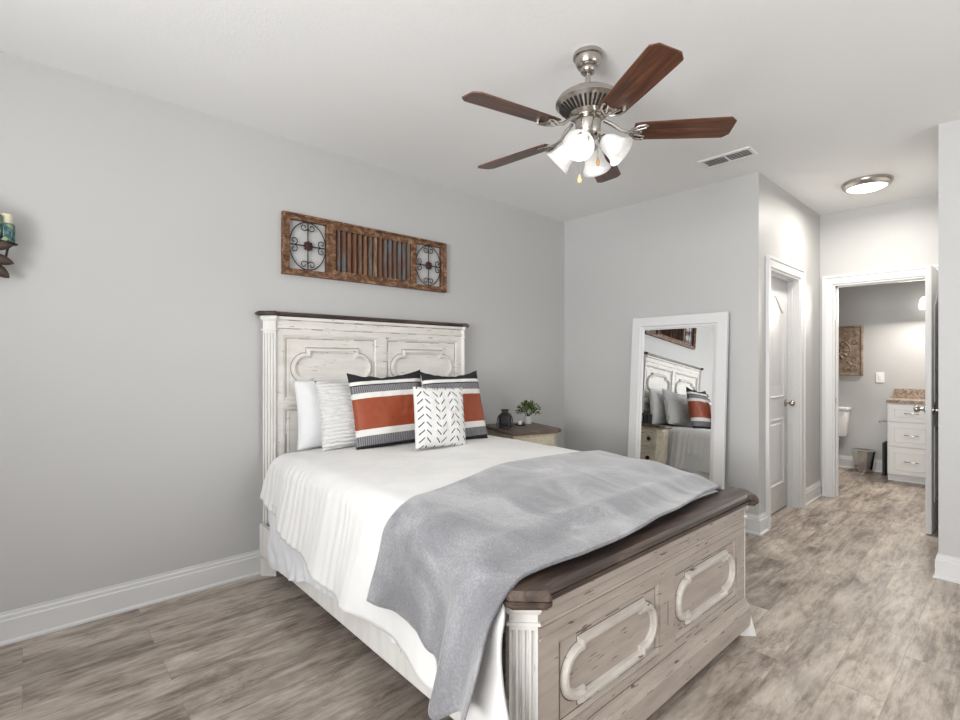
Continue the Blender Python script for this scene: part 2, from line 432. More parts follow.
# ------------------------------------------------------------------ room shell
H = 2.74
XL, YF, XH, YE, XR = -3.197, 4.100, -1.3615, 5.7625, -0.356
YB, XW = -2.2, 2.2           # wall behind the camera, wall on the right
YBB = 7.50                   # back of the bathroom
T = .12
b = B(); b.box(XL-T, XW+T, YB-T, YBB+T, -.08, 0); struct(b.obj('floor', M['floor']))
b = B(); b.box(XL-T, XW+T, YB-T, YBB+T, H, H+.08); struct(b.obj('ceiling', M['ceil']))
b = B(); b.box(XL-T, XL, YB-T, YF+T, 0, H); struct(b.obj('wall_left', M['wall']))
b = B(); b.box(XL, XH, YF, YF+T, 0, H); struct(b.obj('wall_back', M['wall']))
DY0, DY1, DH = 4.335, 5.125, 2.052      # closet door opening
b = B(); b.box(XH-T, XH, YF+T, DY0, 0, H); b.box(XH-T, XH, DY1, YE+T, 0, H); b.box(XH-T, XH, DY0, DY1, DH, H)
struct(b.obj('wall_hall_left', M['wall']))
BX0, BX1 = -1.256, -.487                # bathroom door opening
b = B(); b.box(XH, BX0, YE, YE+T, 0, H); b.box(BX1, XR, YE, YE+T, 0, H); b.box(BX0, BX1, YE, YE+T, DH, H)
struct(b.obj('wall_hall_end', M['wall']))
b = B(); b.box(XR, XR+T, YF+T-.0137, YE+T, 0, H); struct(b.obj('wall_hall_right', M['wall']))
b = B(); b.box(XR, XW+T, YF-.0137, YF+T-.0137, 0, H); struct(b.obj('wall_right_of_hall', M['wall']))
# window walls out of view; openings placed for the light they give
def window_wall(name, fn, a0, a1, w0, w1, z0, z1, wname):
    b = B()
    for (p, q, r, s2) in ((a0, w0, 0, H), (w1, a1, 0, H), (w0, w1, 0, z0), (w0, w1, z1, H)):
        b.prism([(p, r), (q, r), (q, s2), (p, s2)], 0, T, fn)
    struct(b.obj(name, M['wall']))
    f = B(); cs = [(0, -.01), (.07, -.01), (.07, .02), (0, .02)]
    f.sweep([(w0, z0), (w0, z1), (w1, z1), (w1, z0)], [(-o, -h) for o, h in cs], fn)
    f.prism([((w0+w1)/2-.03, z0), ((w0+w1)/2+.03, z0), ((w0+w1)/2+.03, z1), ((w0+w1)/2-.03, z1)], .04, .08, fn)
    f.prism([(w0, (z0+z1)/2-.02), (w1, (z0+z1)/2-.02), (w1, (z0+z1)/2+.02), (w0, (z0+z1)/2+.02)], .04, .08, fn)
    struct(f.obj(wname, M['trim']))
window_wall('wall_front', lambda a, z, h: (a, YB-h, z), XL, XW, -1.45, .95, .72, 2.28, 'window_1')
window_wall('wall_right', lambda a, z, h: (XW+h, a, z), YB, YF-.0137, 1.5, 3.1, .72, 2.28, 'window_2')  # unseen side window, added to go with the side fill
# bathroom shell
b = B(); b.box(-2.9, .6, YBB, YBB+T, 0, H); struct(b.obj('wall_bath_back', M['wall']))
b = B(); b.box(-2.9-T, -2.9, YE+T, YBB+T, 0, H); struct(b.obj('wall_bath_left', M['wall']))
b = B(); b.box(.6, .6+T, YE+T, YBB+T, 0, H); struct(b.obj('wall_bath_right', M['wall']))
b = B(); b.box(-2.9, XH-T, YE, YE+T, 0, H); b.box(XR+T, .6, YE, YE+T, 0, H); struct(b.obj('wall_bath_front', M['wall']))
# closet shell behind the closet door
b = B(); b.box(XL, XH-T, YE-.04, YE-.001, 0, H); struct(b.obj('wall_closet', M['wall']))

# baseboards: profile (out of the wall, height)
BP = [(0, 0), (.024, 0), (.024, .010), (.015, .018), (.015, .108), (.0105, .113), (.0105, .128), (.005, .134), (.005, .146), (0, .146)]
def baseboard(name, path):          # the room is on the right of travel
    b = B(); b.sweep(path, BP, lambda x, y, h: (x, y, h), closed=False)
    return struct(b.obj(name, M['trim']))
CW = .083
baseboard('baseboard_left', [(XL, YB), (XL, YF)])
baseboard('baseboard_back', [(XL+.02, YF), (XH, YF), (XH, DY0-CW)])
baseboard('baseboard_hall_left', [(XH, DY1+CW), (XH, YE-.001)])
baseboard('baseboard_right', [(XR, YE-.001), (XR, YF-.0137), (XW, YF-.0137)])
baseboard('baseboard_bath', [(-2.88, YBB), (-1.075, YBB)])
# casings: profile (away from the opening, out of the wall)
CP = [(.0, 0), (.0, .012), (.055, .017), (.060, .024), (CW, .024), (CW, 0)]
def casing(name, a0, a1, top, fn):
    b = B(); b.sweep([(a0, 0), (a0, top), (a1, top), (a1, 0)], [(-o, h) for o, h in CP], fn, closed=False)
    return b
fnh = lambda a, z, h: (XH+h, a, z)
b = casing('', DY0, DY1, DH, fnh)
b.box(XH-T, XH+.001, DY0, DY0+.018, 0, DH-.018); b.box(XH-T, XH+.001, DY1-.018, DY1, 0, DH-.018); b.box(XH-T, XH+.001, DY0, DY1, DH-.018, DH)
b.box(XH-.093, XH-.055, DY0+.018, DY0+.03, 0, DH-.018); b.box(XH-.093, XH-.055, DY1-.03, DY1-.018, 0, DH-.018); b.box(XH-.093, XH-.055, DY0+.018, DY1-.018, DH-.03, DH-.018)
struct(b.obj('trim_1', M['trim']))
fne = lambda a, z, h: (a, YE-h, z)
b = casing('', BX0, BX1, DH, fne)
b.box(BX0, BX0+.018, YE-.001, YE+T, 0, DH-.018); b.box(BX1-.018, BX1, YE-.001, YE+T, 0, DH-.018); b.box(BX0, BX1, YE-.001, YE+T, DH-.018, DH)
b.box(BX0+.018, BX0+.03, YE+.045, YE+.083, 0, DH-.018); b.box(BX0+.018, BX1-.018, YE+.045, YE+.083, DH-.03, DH-.018)
tr2 = struct(b.obj('trim_2', M['trim']))
b = B(); b.box(BX0+.0175, BX0+.021, YE+.006, YE+.036, .90, .96); b.obj('strike_plate', M['nickel'], tr2)

# two-panel doors with an arched upper panel; local x = width, y = thickness, z = height
def door_mesh(wd, ht, th):
    b = B(); b.box(0, wd, -th/2, th/2, 0, ht, .003)
    def panel(path, s):
        fn = lambda a, z, h: (a, s*(th/2+h), z)
        prof = [(.0, -.001), (.004, .006), (.012, .008), (.018, .002), (.03, .001), (.034, -.001)]
        b.sweep(path, prof, fn)
        c = [sum(p[0] for p in path)/len(path), sum(p[1] for p in path)/len(path)]
        inn = [(c[0]+(p[0]-c[0])*.72, c[1]+(p[1]-c[1])*.86) for p in path]
        inn2 = [(c[0]+(p[0]-c[0])*.66, c[1]+(p[1]-c[1])*.83) for p in path]
        b.prism(inn, -.001, .005, fn, inn2)
    m = .115
    for s in (-1, 1):
        panel([(m, .22), (m, .80), (wd-m, .80), (wd-m, .22)], s)
        n = 16; top = []
        for i in range(n+1):
            t = i/n; x = m+(wd-2*m)*t
            top.append((x, 1.74+.13*(.5-.5*math.cos(2*PI*t))))
        panel([(m, .98)]+top+[(wd-m, .98)], s)
    return b
def knob_mesh(side):
    b = B(); rot = Matrix.Rotation(R(-90*side), 4, 'X')
    b.lathe([(.032, 0), (.032, .006), (.026, .011), (.011, .016), (.010, .034), (.018, .040), (.027, .050), (.029, .060), (.024, .070), (.012, .075), (.001, .076)], 24, rot)
    return b
def door(name, wd, loc, rz, knobx, zk=.93):
    d = door_mesh(wd, 2.02, .036).obj(name, M['trim'], smooth=True, angle=30)
    d.location = loc; d.rotation_euler = (0, 0, rz); struct(d)
    for s in (-1, 1):
        k = knob_mesh(s).obj('knob', M['nickel'], d, True); k.location = (knobx, s*.018, zk)
    return d
# closet door: hinged inside, closed
door('door_1', .75, (XH-.112, DY0+.020, .012), R(90), .75-.065, .925)
# bathroom door: opened ninety degrees into the hall
d2 = door('door_2', .735, (-.502+.022, YE-.012, .012), R(-90)-R(1.0), .735-.065, .93)
for z in (.25, 1.0, 1.78):
    b = B(); b.cyl((0.0, .022, z-.045), (0, .022, z+.045), .007); b.box(0, .03, .018, .0195, z-.045, z+.045); b.obj('hinge', M['nickel'], d2)
b = B(); b.cyl((XR, 5.03, .07), (XR-.06, 5.03, .07), .005); b.cyl((XR-.06, 5.03, .07), (XR-.075, 5.03, .07), .009)
tag(b.obj('door_stop', M['plastic']), 'small white spring door stop low on the wall behind the open bathroom door', 'door stop')

# ------------------------------------------------------------------ bed
BED = Matrix.Translation((-3.165, 1.861, 0)) @ Matrix.Rotation(R(-.83), 4, 'Z')
def on_bed(o): o.matrix_world = BED; return o
bed = thing('bed', 'distressed white panel bed with dark wood caps, fluted corner posts and framed footboard', 'bed', (-3.165, 1.861, 0), R(-.83))
FL = 2.277
def mir(half):      # mirror a plan half (y>0 side, from back to front) to a closed outline
    return [(x, y) for x, y in half]+[(x, -y) for x, y in half[::-1]]
def cap_plan(xb, xf, W, e, ch=.08, nook=.028):
    return mir([(xb-e*.5, W+e), (xf-ch, W+e), (xf+e, W-ch+e*.4), (xf+e, W-ch-.012), (xf-nook+e, W-ch-.03)])
def cap_mesh(xb, xf, W, z0, z1):
    b = B(); d = z1-z0
    b.prism(cap_plan(xb, xf, W, -.016), z0, z0+d*.25, poly2=cap_plan(xb, xf, W, -.006))
    b.prism(cap_plan(xb, xf, W, -.002), z0+d*.25, z0+d*.5, poly2=cap_plan(xb, xf, W, .0))
    b.prism(cap_plan(xb, xf, W, -.006), z0+d*.5, z0+d*.58)
    b.prism(cap_plan(xb, xf, W, -.001), z0+d*.58, z0+d*.82, poly2=cap_plan(xb, xf, W, -.006))
    b.prism(cap_plan(xb, xf, W, -.006), z0+d*.82, z1, poly2=cap_plan(xb, xf, W, -.016))
    return b
def pilaster(cx, cy, sgn, wid, depth, z0, zf0, zf1, z1):
    """canted post: flat face turned 45 degrees outward, four flutes; sgn = side of the bed"""
    b = B(); n = 4; g = wid/(n*1.6+.6)
    M4 = Matrix.Translation((cx, cy, 0)) @ Matrix.Rotation(R(45)*sgn, 4, 'Z')
    def fn(a, d, h): v = M4 @ Vector((d, a, h)); return (v.x, v.y, v.z)
    plan = [(-wid/2, -depth)]
    plan += [(-wid/2, 0)]
    x = -wid/2+.6*g
    for i in range(n):
        for k in range(6):
            t = PI*k/5
            plan.append((x+g/2-g/2*math.cos(t), -.85*g*math.sin(t)))
        x += 1.6*g
    plan += [(wid/2, 0), (wid/2, -depth)]
    plain_ = [(-wid/2, -depth), (-wid/2, 0), (wid/2, 0), (wid/2, -depth)]
    b.prism(plain_, z0, zf0, fn); b.prism(plan, zf0, zf1, fn); b.prism(plain_, zf1, z1, fn)
    def ring(e, h0, h1, e2=None):
        e2 = e if e2 is None else e2
        f = lambda q: [(-wid/2-q, -depth*.8), (-wid/2-q, q), (wid/2+q, q), (wid/2+q, -depth*.8)]
        b.prism(f(e), h0, h1, fn, f(e2))
    ring(.010, z1-.018, z1); ring(.004, z1-.030, z1-.018, .010)
    ring(.007, zf1+.015, zf1+.024)
    return b, ring
def ornament(cy, cz, hw, hh, rad, off):
    xa = hw-rad-off
    p = [(cy-xa, cz+hh), (cy+xa, cz+hh), (cy+xa, cz+rad)]
    p += arc(cy+xa+off, cz, rad, PI/2, -PI/2, 20)
    p += [(cy+xa, cz-rad), (cy+xa, cz-hh), (cy-xa, cz-hh), (cy-xa, cz-rad)]
    p += arc(cy-xa-off, cz, rad, -PI/2, -3*PI/2, 20)
    p += [(cy-xa, cz+rad)]
    return p
MOLD = [(-.015, -.002), (-.014, .007), (-.006, .019), (.004, .020), (.010, .012), (.015, .011), (.018, -.002)]
PMOLD = [(-.002, -.001), (0, .006), (.008, .009), (.016, .003), (.020, -.001)]
M['glaze'] = plain('dark_glaze_in_the_grooves', srgb(92, 78, 68), .6)  # dark colour painted as shade in grooves and gaps
def groove_shade(b, x, rects, lines, wd=.0036):
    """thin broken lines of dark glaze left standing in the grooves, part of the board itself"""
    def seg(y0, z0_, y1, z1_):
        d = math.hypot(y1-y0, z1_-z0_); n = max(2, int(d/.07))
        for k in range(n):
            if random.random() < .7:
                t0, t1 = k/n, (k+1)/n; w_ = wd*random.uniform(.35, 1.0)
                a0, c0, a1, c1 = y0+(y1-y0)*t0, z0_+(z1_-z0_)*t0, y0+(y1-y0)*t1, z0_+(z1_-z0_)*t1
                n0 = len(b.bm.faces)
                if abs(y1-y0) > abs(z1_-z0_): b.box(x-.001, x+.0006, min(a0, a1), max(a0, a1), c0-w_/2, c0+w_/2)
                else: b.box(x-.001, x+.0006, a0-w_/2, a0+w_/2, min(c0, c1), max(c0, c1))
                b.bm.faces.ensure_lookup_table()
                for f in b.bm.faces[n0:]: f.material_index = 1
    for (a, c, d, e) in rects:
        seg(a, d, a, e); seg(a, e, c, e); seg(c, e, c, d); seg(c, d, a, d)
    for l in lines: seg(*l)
def outline_shade(b, path, fn):  # dark line painted as crevice shade around the ornament
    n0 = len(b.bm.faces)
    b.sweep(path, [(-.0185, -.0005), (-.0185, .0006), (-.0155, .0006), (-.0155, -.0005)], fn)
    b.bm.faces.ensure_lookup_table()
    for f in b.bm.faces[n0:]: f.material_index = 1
# headboard
hb = B()
hbplan = mir([(0, .79), (.025, .79), (.054, .75), (.054, .74)])
hb.prism(hbplan, 0, .56); hb.prism(mir([(0, .79), (.025, .79), (.054, .75), (.054, .74)]), .56, 1.586)
fr = lambda x: (lambda a, z, h: (x+h, a, z))
def frame(b, x0, x1, rects, y0, y1, z0, z1):
    """raised frame between x0 and x1 leaving the rects open (grid of stiles and rails)"""
    ys = sorted({y0, y1, *[r[0] for r in rects], *[r[1] for r in rects]}); zs = sorted({z0, z1, *[r[2] for r in rects], *[r[3] for r in rects]})
    for a, c in zip(ys, ys[1:]):
        run = None
        for d, e in zip(zs, zs[1:]):
            op = any(r[0] <= (a+c)/2 <= r[1] and r[2] <= (d+e)/2 <= r[3] for r in rects)
            if not op: b.box(x0, x1, a, c, d, e)
HR = [(-.695, -.035, 1.065, 1.472), (.035, .695, 1.065, 1.472), (-.695, -.035, .62, 1.02), (.035, .695, .62, 1.02)]
frame(hb, .053, .066, HR, -.745, .745, .5, 1.586)
hb.box(.06, .074, -.735, .735, 1.515, 1.53); hb.box(.06, .082, -.735, .735, 1.565, 1.587, .006)
hb.box(.06, .070, -.735, .735, 1.03, 1.05, .003)
for (a, c, d, e) in HR: hb.sweep([(a, d), (a, e), (c, e), (c, d)], PMOLD, fr(.0535))
for (a, c, d, e) in HR: hb.sweep([(a+.035, d+.035), (a+.035, e-.035), (c-.035, e-.035), (c-.035, d+.035)], [(0, -.001), (0, .003), (.004, .003), (.004, -.001)], fr(.054))
groove_shade(hb, .0542, [(a+.021, c-.021, d+.021, e-.021) for a, c, d, e in HR], [])
groove_shade(hb, .0662, [], [(-.735, 1.512, .735, 1.512), (-.735, 1.563, .735, 1.563), (-.735, 1.028, .735, 1.028)])
for s in (-1, 1): outline_shade(hb, ornament(s*.362, 1.265, .268, .115, .082, .016), fr(.054))
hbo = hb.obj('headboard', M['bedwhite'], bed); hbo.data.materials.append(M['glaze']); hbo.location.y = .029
cap_mesh(0, .115, .846, 1.587, 1.616).obj('headboard_cap', M['capwood'], hbo)
for s in (-1, 1):
    q, ring = pilaster(.056, s*.778, s, .080, .05, 0, .12, 1.482, 1.587)
    ring(.008, 0, .11)
    q.obj('post', M['bedpost'], hbo)
for s in (-1, 1):
    q = B(); q.sweep(ornament(s*.362+.0, 1.265, .268, .115, .082, .016), MOLD, fr(.054)); q.obj('ornament_moulding', M['bedwhite'], hbo, True, 50)
# footboard
fb = B()
FX = FL-.04
fb.prism(mir([(FL-.125, .79), (FL-.105, .79), (FX-.012, .735), (FX-.012, .73)]), .05, .617)
FR = [(-.655, -.055, .203, .478), (.055, .655, .203, .478)]
frame(fb, FX-.013, FX, FR, -.745, .745, .12, .617)
for (a, c, d, e) in FR:
    fb.sweep([(a, d), (a, e), (c, e), (c, d)], PMOLD, fr(FX-.0125))
fb.box(FX-.01, FX+.006, -.738, .738, .545, .555, .003)
fb.box(FX-.01, FX+.016, -.738, .738, .592, .618, .006)
fb.box(FX-.01, FX+.006, -.74, .74, .507, .513)
fb.box(FX-.01, FX+.030, -.74, .74, .045, .135, .004)
fb.prism([(FX-.01, .134), (FX+.030, .134), (FX+.022, .150), (FX+.016, .150), (FX+.010, .172), (FX-.01, .172)], -.74, .74, lambda a, z, y: (a, y, z))
groove_shade(fb, FX-.0118, [(a+.021, c-.021, d+.021, e-.021) for a, c, d, e in FR], [])
groove_shade(fb, FX+.0002, [], [(-.735, .542, .735, .542), (-.735, .5055, .735, .5055), (-.735, .176, .735, .176), (0, .2, 0, .48)])
for s in (-1, 1): outline_shade(fb, ornament(s*.355, .341, .262, .090, .073, .010), fr(FX-.0125))
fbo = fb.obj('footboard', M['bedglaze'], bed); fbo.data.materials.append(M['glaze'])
cap_mesh(FL-.145, FL+.02, .843, .617, .670).obj('footboard_cap', M['capwood'], fbo)
for s in (-1, 1):
    q, ring = pilaster(FL-.067, s*.776, s, .082, .05, 0, .16, .540, .617)
    ring(.006, .135, .15); ring(.036, 0, .125, .012); ring(.014, .125, .135, .006)
    # side return of the foot
    q.prism([(FL-.115, s*.80), (FL-.09, s*.80), (FL-.09, s*.83), (FL-.115, s*.83)], 0, .13)
    q.obj('post', M['bedpost'], fbo)
for s in (-1, 1):
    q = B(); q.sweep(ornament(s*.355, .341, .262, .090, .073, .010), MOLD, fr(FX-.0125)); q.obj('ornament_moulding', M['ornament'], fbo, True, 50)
for s in (-1, 1):
    q = B(); q.box(.06, FL-.11, s*.795-.013, s*.795+.013, .15, .33, .004); q.obj('side_rail', M['bedpost'], bed)

# ------------------------------------------------------------------ bedding
def nz(x, y, z=0.0): return noise.noise(Vector((x, y, z)))
def fbm(x, y, z=0.0, o=4): return noise.fractal(Vector((x, y, z)), 1.0, 2.0, o)
RB = .12; YS = .685
def z0(x): return lerp(x, [(.1, .768), (.4, .777), (1.3, .770), (1.75, .748), (2.0, .715), (2.14, .678)])
def YSX(x, side): return YS+(.078*sm((x-1.85)/.27) if side < 0 else 0)
def section(x, s, side, flare, off, hemlen):
    """point of the bed drape: s = arc length from the middle line, side = -1 near / +1 far"""
    YS = YSX(x, side)
    z = z0(x)+.018*(1-(min(s, YS)/YS)**2)+off
    r = RB+off
    if s < YS: y, zz = s, z
    elif s < YS+r*PI/2:
        t = (s-YS)/r; y = YS+r*math.sin(t); zz = z-r*(1-math.cos(t))
    else:
        d = s-YS-r*PI/2; y = YS+r+flare*d; zz = z-r-d
    return y, zz
def drape(name, mat, x0f, x1f, near_len, far_len, flare, off, nx, ns, fold, thick):
    bm = bmesh.new(); rows = []
    for i in range(nx+1):
        row = []
        u = i/nx
        for j in range(ns+1):
            v = -1+2*j/ns; side = -1 if v < 0 else 1
            # arc length, hem length depends on x
            xg = x0f(-.2)+(x1f(-.2)-x0f(-.2))*u
            ln = near_len(xg) if side < 0 else far_len(xg)
            s = abs(v)*ln
            xx = x0f(v*ln)+(x1f(v*ln)-x0f(v*ln))*u
            y, z = section(xx, s, side, flare(xx, side), off, ln)
            h = max(0, s-YSX(xx, side)-.06)
            dx, dn, dz = fold(xx, s, side, h, off)
            on = sm((s-YSX(xx, side))/(RB*1.3))
            row.append(bm.verts.new((xx+dx, side*(y+dn*on), z+dz+dn*(1-on))))
        rows.append(row)
    for i in range(nx):
        for j in range(ns):
            bm.faces.new((rows[i][j], rows[i+1][j], rows[i+1][j+1], rows[i][j+1]))
    bmesh.ops.recalc_face_normals(bm, faces=bm.faces)
    b = B(); b.bm.free(); b.bm = bm
    o = b.obj(name, mat, None, True, 180)
    if o.data.polygons[len(o.data.polygons)//2].normal.z < 0: o.data.flip_normals()
    md = o.modifiers.new('thickness', 'SOLIDIFY'); md.thickness = thick; md.offset = -1
    on_bed(o); return o
ARC = YS+RB*PI/2
def hem_to_len(zf): return lambda x: YSX(x, -1)+RB*PI/2+(z0(x)-RB-zf(x))
def side_folds(x, s, side, h):
    """long folds of the hanging side, growing downwards, shared by comforter and blanket"""
    return h*(.05*math.sin(x*15+2.2*nz(x*3, 1.7)+h*1.5)+.05*nz(x*6, h*2, side)+.05)
def top_waves(x, s, side): return .007*fbm(x*2.0+.6*side*s, side*s*2.3-.4*x, 2.0, 2)
def cfold(x, s, side, h, off):
    fine = .0055*sm(h/.06)*math.sin(x*105+3*nz(x*5, 3)+nz(x*9, s*3)*2)*(.7+.6*nz(x*4, s*2, 5))*max(0, 1-x/1.8)
    return (0, side_folds(x, s, side, h)+fine+top_waves(x, s, side)+.003*fbm(x*8, side*s*5, 4.0), 0)
cz = lambda x: lerp(x, [(.12, .54), (.3, .475), (.7, .375), (1.05, .315), (1.6, .32), (1.85, .28), (2.0, .19), (2.2, .08)])
def flare(x, sd):
    if sd > 0: return .06
    return .14+.01*sm((.5-x)/.4)-.12*sm((x-1.8)/.3)
comf = drape('comforter', M['linen'], lambda s: .17-.03*sm((abs(s)-.7)/.2), lambda s: 2.125+.095*sm((-s-.75)/.15)+.11*sm((-s-.95)/.4), hem_to_len(cz), hem_to_len(lambda x: .34),
             flare, -.014, 260, 150, cfold, .010)
tag(comf, 'white linen comforter spread over the mattress and hanging down the bed side', 'comforter')
def bfold(x, s, side, h, off):
    e = sm((x-1.8)/.35)
    big = h*.05*(1+math.sin(x*9+.8+h*2))+h*e*.09*(1+math.sin(x*34+h*4))*sm(h/.2)
    bul = 0
    return (0, side_folds(x, s, side, h)+big+bul+top_waves(x, s, side)+.003*fbm(x*4+s, s*side*3-x, 8, 3)+.016, 0)
bz = lambda x: lerp(x, [(1.3, .43), (1.50, .405), (1.65, .425), (1.80, .43), (1.92, .39), (2.02, .33), (2.10, .30), (2.2, .36)])
def bx0(s):
    return lerp(s, [(-1.2, 1.50), (-.9, 1.53), (-.7, 1.55), (0, 1.41), (.75, 1.44), (1.2, 1.44)])
def bx1(s):
    return lerp(s, [(-1.40, 2.12), (-1.2, 2.18), (-1.0, 2.21), (-.75, 2.205), (-.5, 2.225), (-.3, 2.235), (.1, 2.20), (.6, 2.15), (.8, 2.12)])
blan = drape('throw_blanket', M['fleece'], bx0, bx1, hem_to_len(bz), hem_to_len(lambda x: .45),
             flare, .002, 150, 150, bfold, .011)
tag(blan, 'grey plush throw blanket laid across the foot of the bed', 'blanket')
# bed skirt: hanging strips joined under the comforter
bm = bmesh.new(); rows = []
hem = lambda x: lerp(x, [(.1, .17), (.2, .13), (.5, .16), (.9, .235), (1.3, .268), (2.1, .275)])
def sk(x, s):
    near = s < 0; side = -1 if near else 1; a = abs(s)
    hz = hem(x) if near else .2
    if a < .5: return (x, side*a/.5*.806, .50)
    t = (a-.5)/.5; z = .50-(.50-hz)*t
    if near and .585 < x < .625: pl = .016*t
    else: pl = 0
    return (x, side*(.813+t*(.008*(1+nz(x*9, z*4))+.016*fbm(x*14, z*13, 2)+pl)), z)
for i in range(221):
    x = .25+(2.13-.25)*i/220
    rows.append([bm.verts.new(sk(x, -1+2*j/60)) for j in range(61)])
for i in range(220):
    for j in range(60): bm.faces.new((rows[i][j], rows[i+1][j], rows[i+1][j+1], rows[i][j+1]))
bmesh.ops.recalc_face_normals(bm, faces=bm.faces)
b = B(); b.bm.free(); b.bm = bm; o = b.obj('bed_skirt', M['skirt'], None, True, 60); on_bed(o)
tag(o, 'wrinkled white bed skirt hanging below the comforter over the side rail', 'bed skirt')

def pillow_mesh(w_, h_, t_, pin=.07, seed=0, sag=0.0, wr=.006, n=40):
    bm = bmesh.new(); g = {}
    for sd in (1, -1):
        for i in range(n+1):
            for j in range(n+1):
                u = -1+2*i/n; v = -1+2*j/n
                edge = i in (0, n) or j in (0, n)
                if edge and sd < 0: g[(sd, i, j)] = g[(1, i, j)]; continue
                x = w_/2*u*(1-pin*(1-v*v)*abs(u)**3); y = h_/2*v*(1-pin*(1-u*u)*abs(v)**3)
                f = max(0, (1-u**4)*(1-v**4))**.55*(.75+.25*(1-u*u)*(1-v*v))
                z = sd*t_/2*f*(1-.12*v)
                z += sd*wr*f*(fbm(u*3+seed, v*3, sd)+.7*fbm(u*7, v*6+seed, sd))
                if v > 0: y -= sag*v*v*(1-u*u)*(1+.5*nz(u*4+seed, 1))
                g[(sd, i, j)] = bm.verts.new((x, y, z))
    for sd in (1, -1):
        for i in range(n):
            for j in range(n):
                q = [g[(sd, i, j)], g[(sd, i+1, j)], g[(sd, i+1, j+1)], g[(sd, i, j+1)]]
                bm.faces.new(q if sd > 0 else q[::-1])
    b = B(); b.bm.free(); b.bm = bm; return b
def pillow(name, mat, label, cat, w_, h_, t_, lx, ly, zb, lean, yaw=0, roll=0, group=None, **kw):
    o = pillow_mesh(w_, h_, t_, **kw).obj(name, mat, None, True, 180)
    base = Matrix(((0, 0, 1, 0), (1, 0, 0, 0), (0, 1, 0, 0), (0, 0, 0, 1)))
    Rm = BED @ Matrix.Translation((lx, ly, zb)) @ Matrix.Rotation(R(yaw), 4, 'Z') @ Matrix.Rotation(R(-lean), 4, 'Y') @ Matrix.Rotation(R(roll), 4, 'X') @ Matrix.Translation((0, 0, h_/2*.96)) @ base
    o.matrix_world = Rm
    return tag(o, label, cat, group)
G = 'white pillows against the headboard'
pillow('pillow', M['pillow'], 'smooth white pillow at the back, left, touching the headboard behind the textured sham', 'pillow', .66, .43, .15, .188, -.300, .774, 8, 0, 0, G, seed=1, pin=.05)
pillow('pillow', M['pillow'], 'smooth white pillow at the back, right, touching the headboard and seen in the mirror', 'pillow', .66, .43, .15, .188, .40, .774, 8, 0, 0, G, seed=4, pin=.05)
pillow('pillow_sham', M['sham'], 'white textured pillow sham beside the left striped pillow', 'pillow',   .62, .43, .15, .325, -.225, .777, 14, 0, 0, G, seed=2, pin=.05)
pillow('pillow_sham', M['sham'], 'white textured pillow sham behind the right striped pillow, seen in the mirror', 'pillow', .64, .43, .16, .400, .37, .777, 18, 6, 5, G, seed=9, pin=.05)
G = 'striped pillows with a rust leather band'
pillow('striped_pillow', M['stripe'], 'left black, grey and white striped pillow with a rust leather band', 'pillow', .52, .49, .13, .475, -.115, .779, 14, -6, 2, G, seed=3, sag=.028, pin=.05)
pillow('striped_pillow', M['stripe'], 'right striped pillow with a rust leather band, half hidden by the chevron pillow', 'pillow', .50, .49, .13, .605, .312, .777, 14, 1, 0, G, seed=6, sag=.028, pin=.05)
pillow('chevron_pillow', M['chevron'], 'small white pillow with black dashed chevrons in front of the striped pillows', 'pillow', .385, .375, .12, .745, .046, .786, 9, 0, -3, None, seed=5, pin=.04)

# ------------------------------------------------------------------ nightstand and what stands on it
NZ = .77
nsr = R(-18); NSX, NSY = -2.815, 3.05
ns = thing('nightstand', 'small cream distressed nightstand with a dark wood top in the room corner', 'nightstand', (NSX, NSY, 0), nsr)
NW, ND = .54, .48     # local x by local y; the drawer front looks along +y
def np_(e, c=.045): 
    a, d = NW/2+e, ND/2+e
    return [(-a, -d), (a, -d), (a, d-c), (a-c, d), (-a+c, d), (-a, d-c)]
b = B(); b.prism(np_(-.02), NZ-.032, NZ-.024, poly2=np_(-.004)); b.prism(np_(0), NZ-.024, NZ-.008); b.prism(np_(-.004), NZ-.008, NZ, poly2=np_(-.010)); b.obj('tabletop', M['standwood'], ns)
b = B(); b.prism(np_(-.035), .07, NZ-.045); b.prism(np_(-.024), NZ-.045, NZ-.032, poly2=np_(-.014)); b.prism(np_(-.02), .0, .10)
b.box(NW/2-.037, NW/2-.027, -ND/2+.075, ND/2-.075-.03, NZ-.12, NZ-.065, .002)
b.obj('body', M['cream'], ns)
for z0_, z1_ in ((.54, .70), (.34, .51), (.14, .31)):
    b = B(); b.box(-NW/2+.085, NW/2-.085, ND/2-.04, ND/2-.022, z0_, z1_, .004)
    b.sweep([(-NW/2+.1, z0_+.015), (-NW/2+.1, z1_-.015), (NW/2-.1, z1_-.015), (NW/2-.1, z0_+.015)], [(0, -.001), (0, .005), (.008, .005), (.008, -.001)], lambda a, z, h: (a, ND/2-.022+h, z))
    dr = b.obj('drawer', M['cream'], ns)
    q = B(); q.sweep([(-NW/2+.083, z0_-.002), (-NW/2+.083, z1_+.002), (NW/2-.083, z1_+.002), (NW/2-.083, z0_-.002)], [(0, -.012), (0, -.0115), (.004, -.0115), (.004, -.012)], lambda a, z, h: (a, ND/2-.022+h, z)); q.obj('glaze_line', M['glaze'], dr)  # dark line paints the shade of the drawer gap
    for kx in (-.12, .12):
        b = B(); b.lathe([(.018, 0), (.010, .008), (.010, .014), (.021, .022), (.017, .03), (.001, .033)], 16, Matrix.Translation((kx, ND/2-.022, (z0_+z1_)/2)) @ Matrix.Rotation(R(-90), 4, 'X')); b.obj('knob', M['dark_metal'], dr, True)
def nsp(lx, ly, z=NZ):
    v = Matrix.Translation((NSX, NSY, 0)) @ Matrix.Rotation(nsr, 4, 'Z') @ Vector((lx, ly, z)); return (v.x, v.y, v.z)
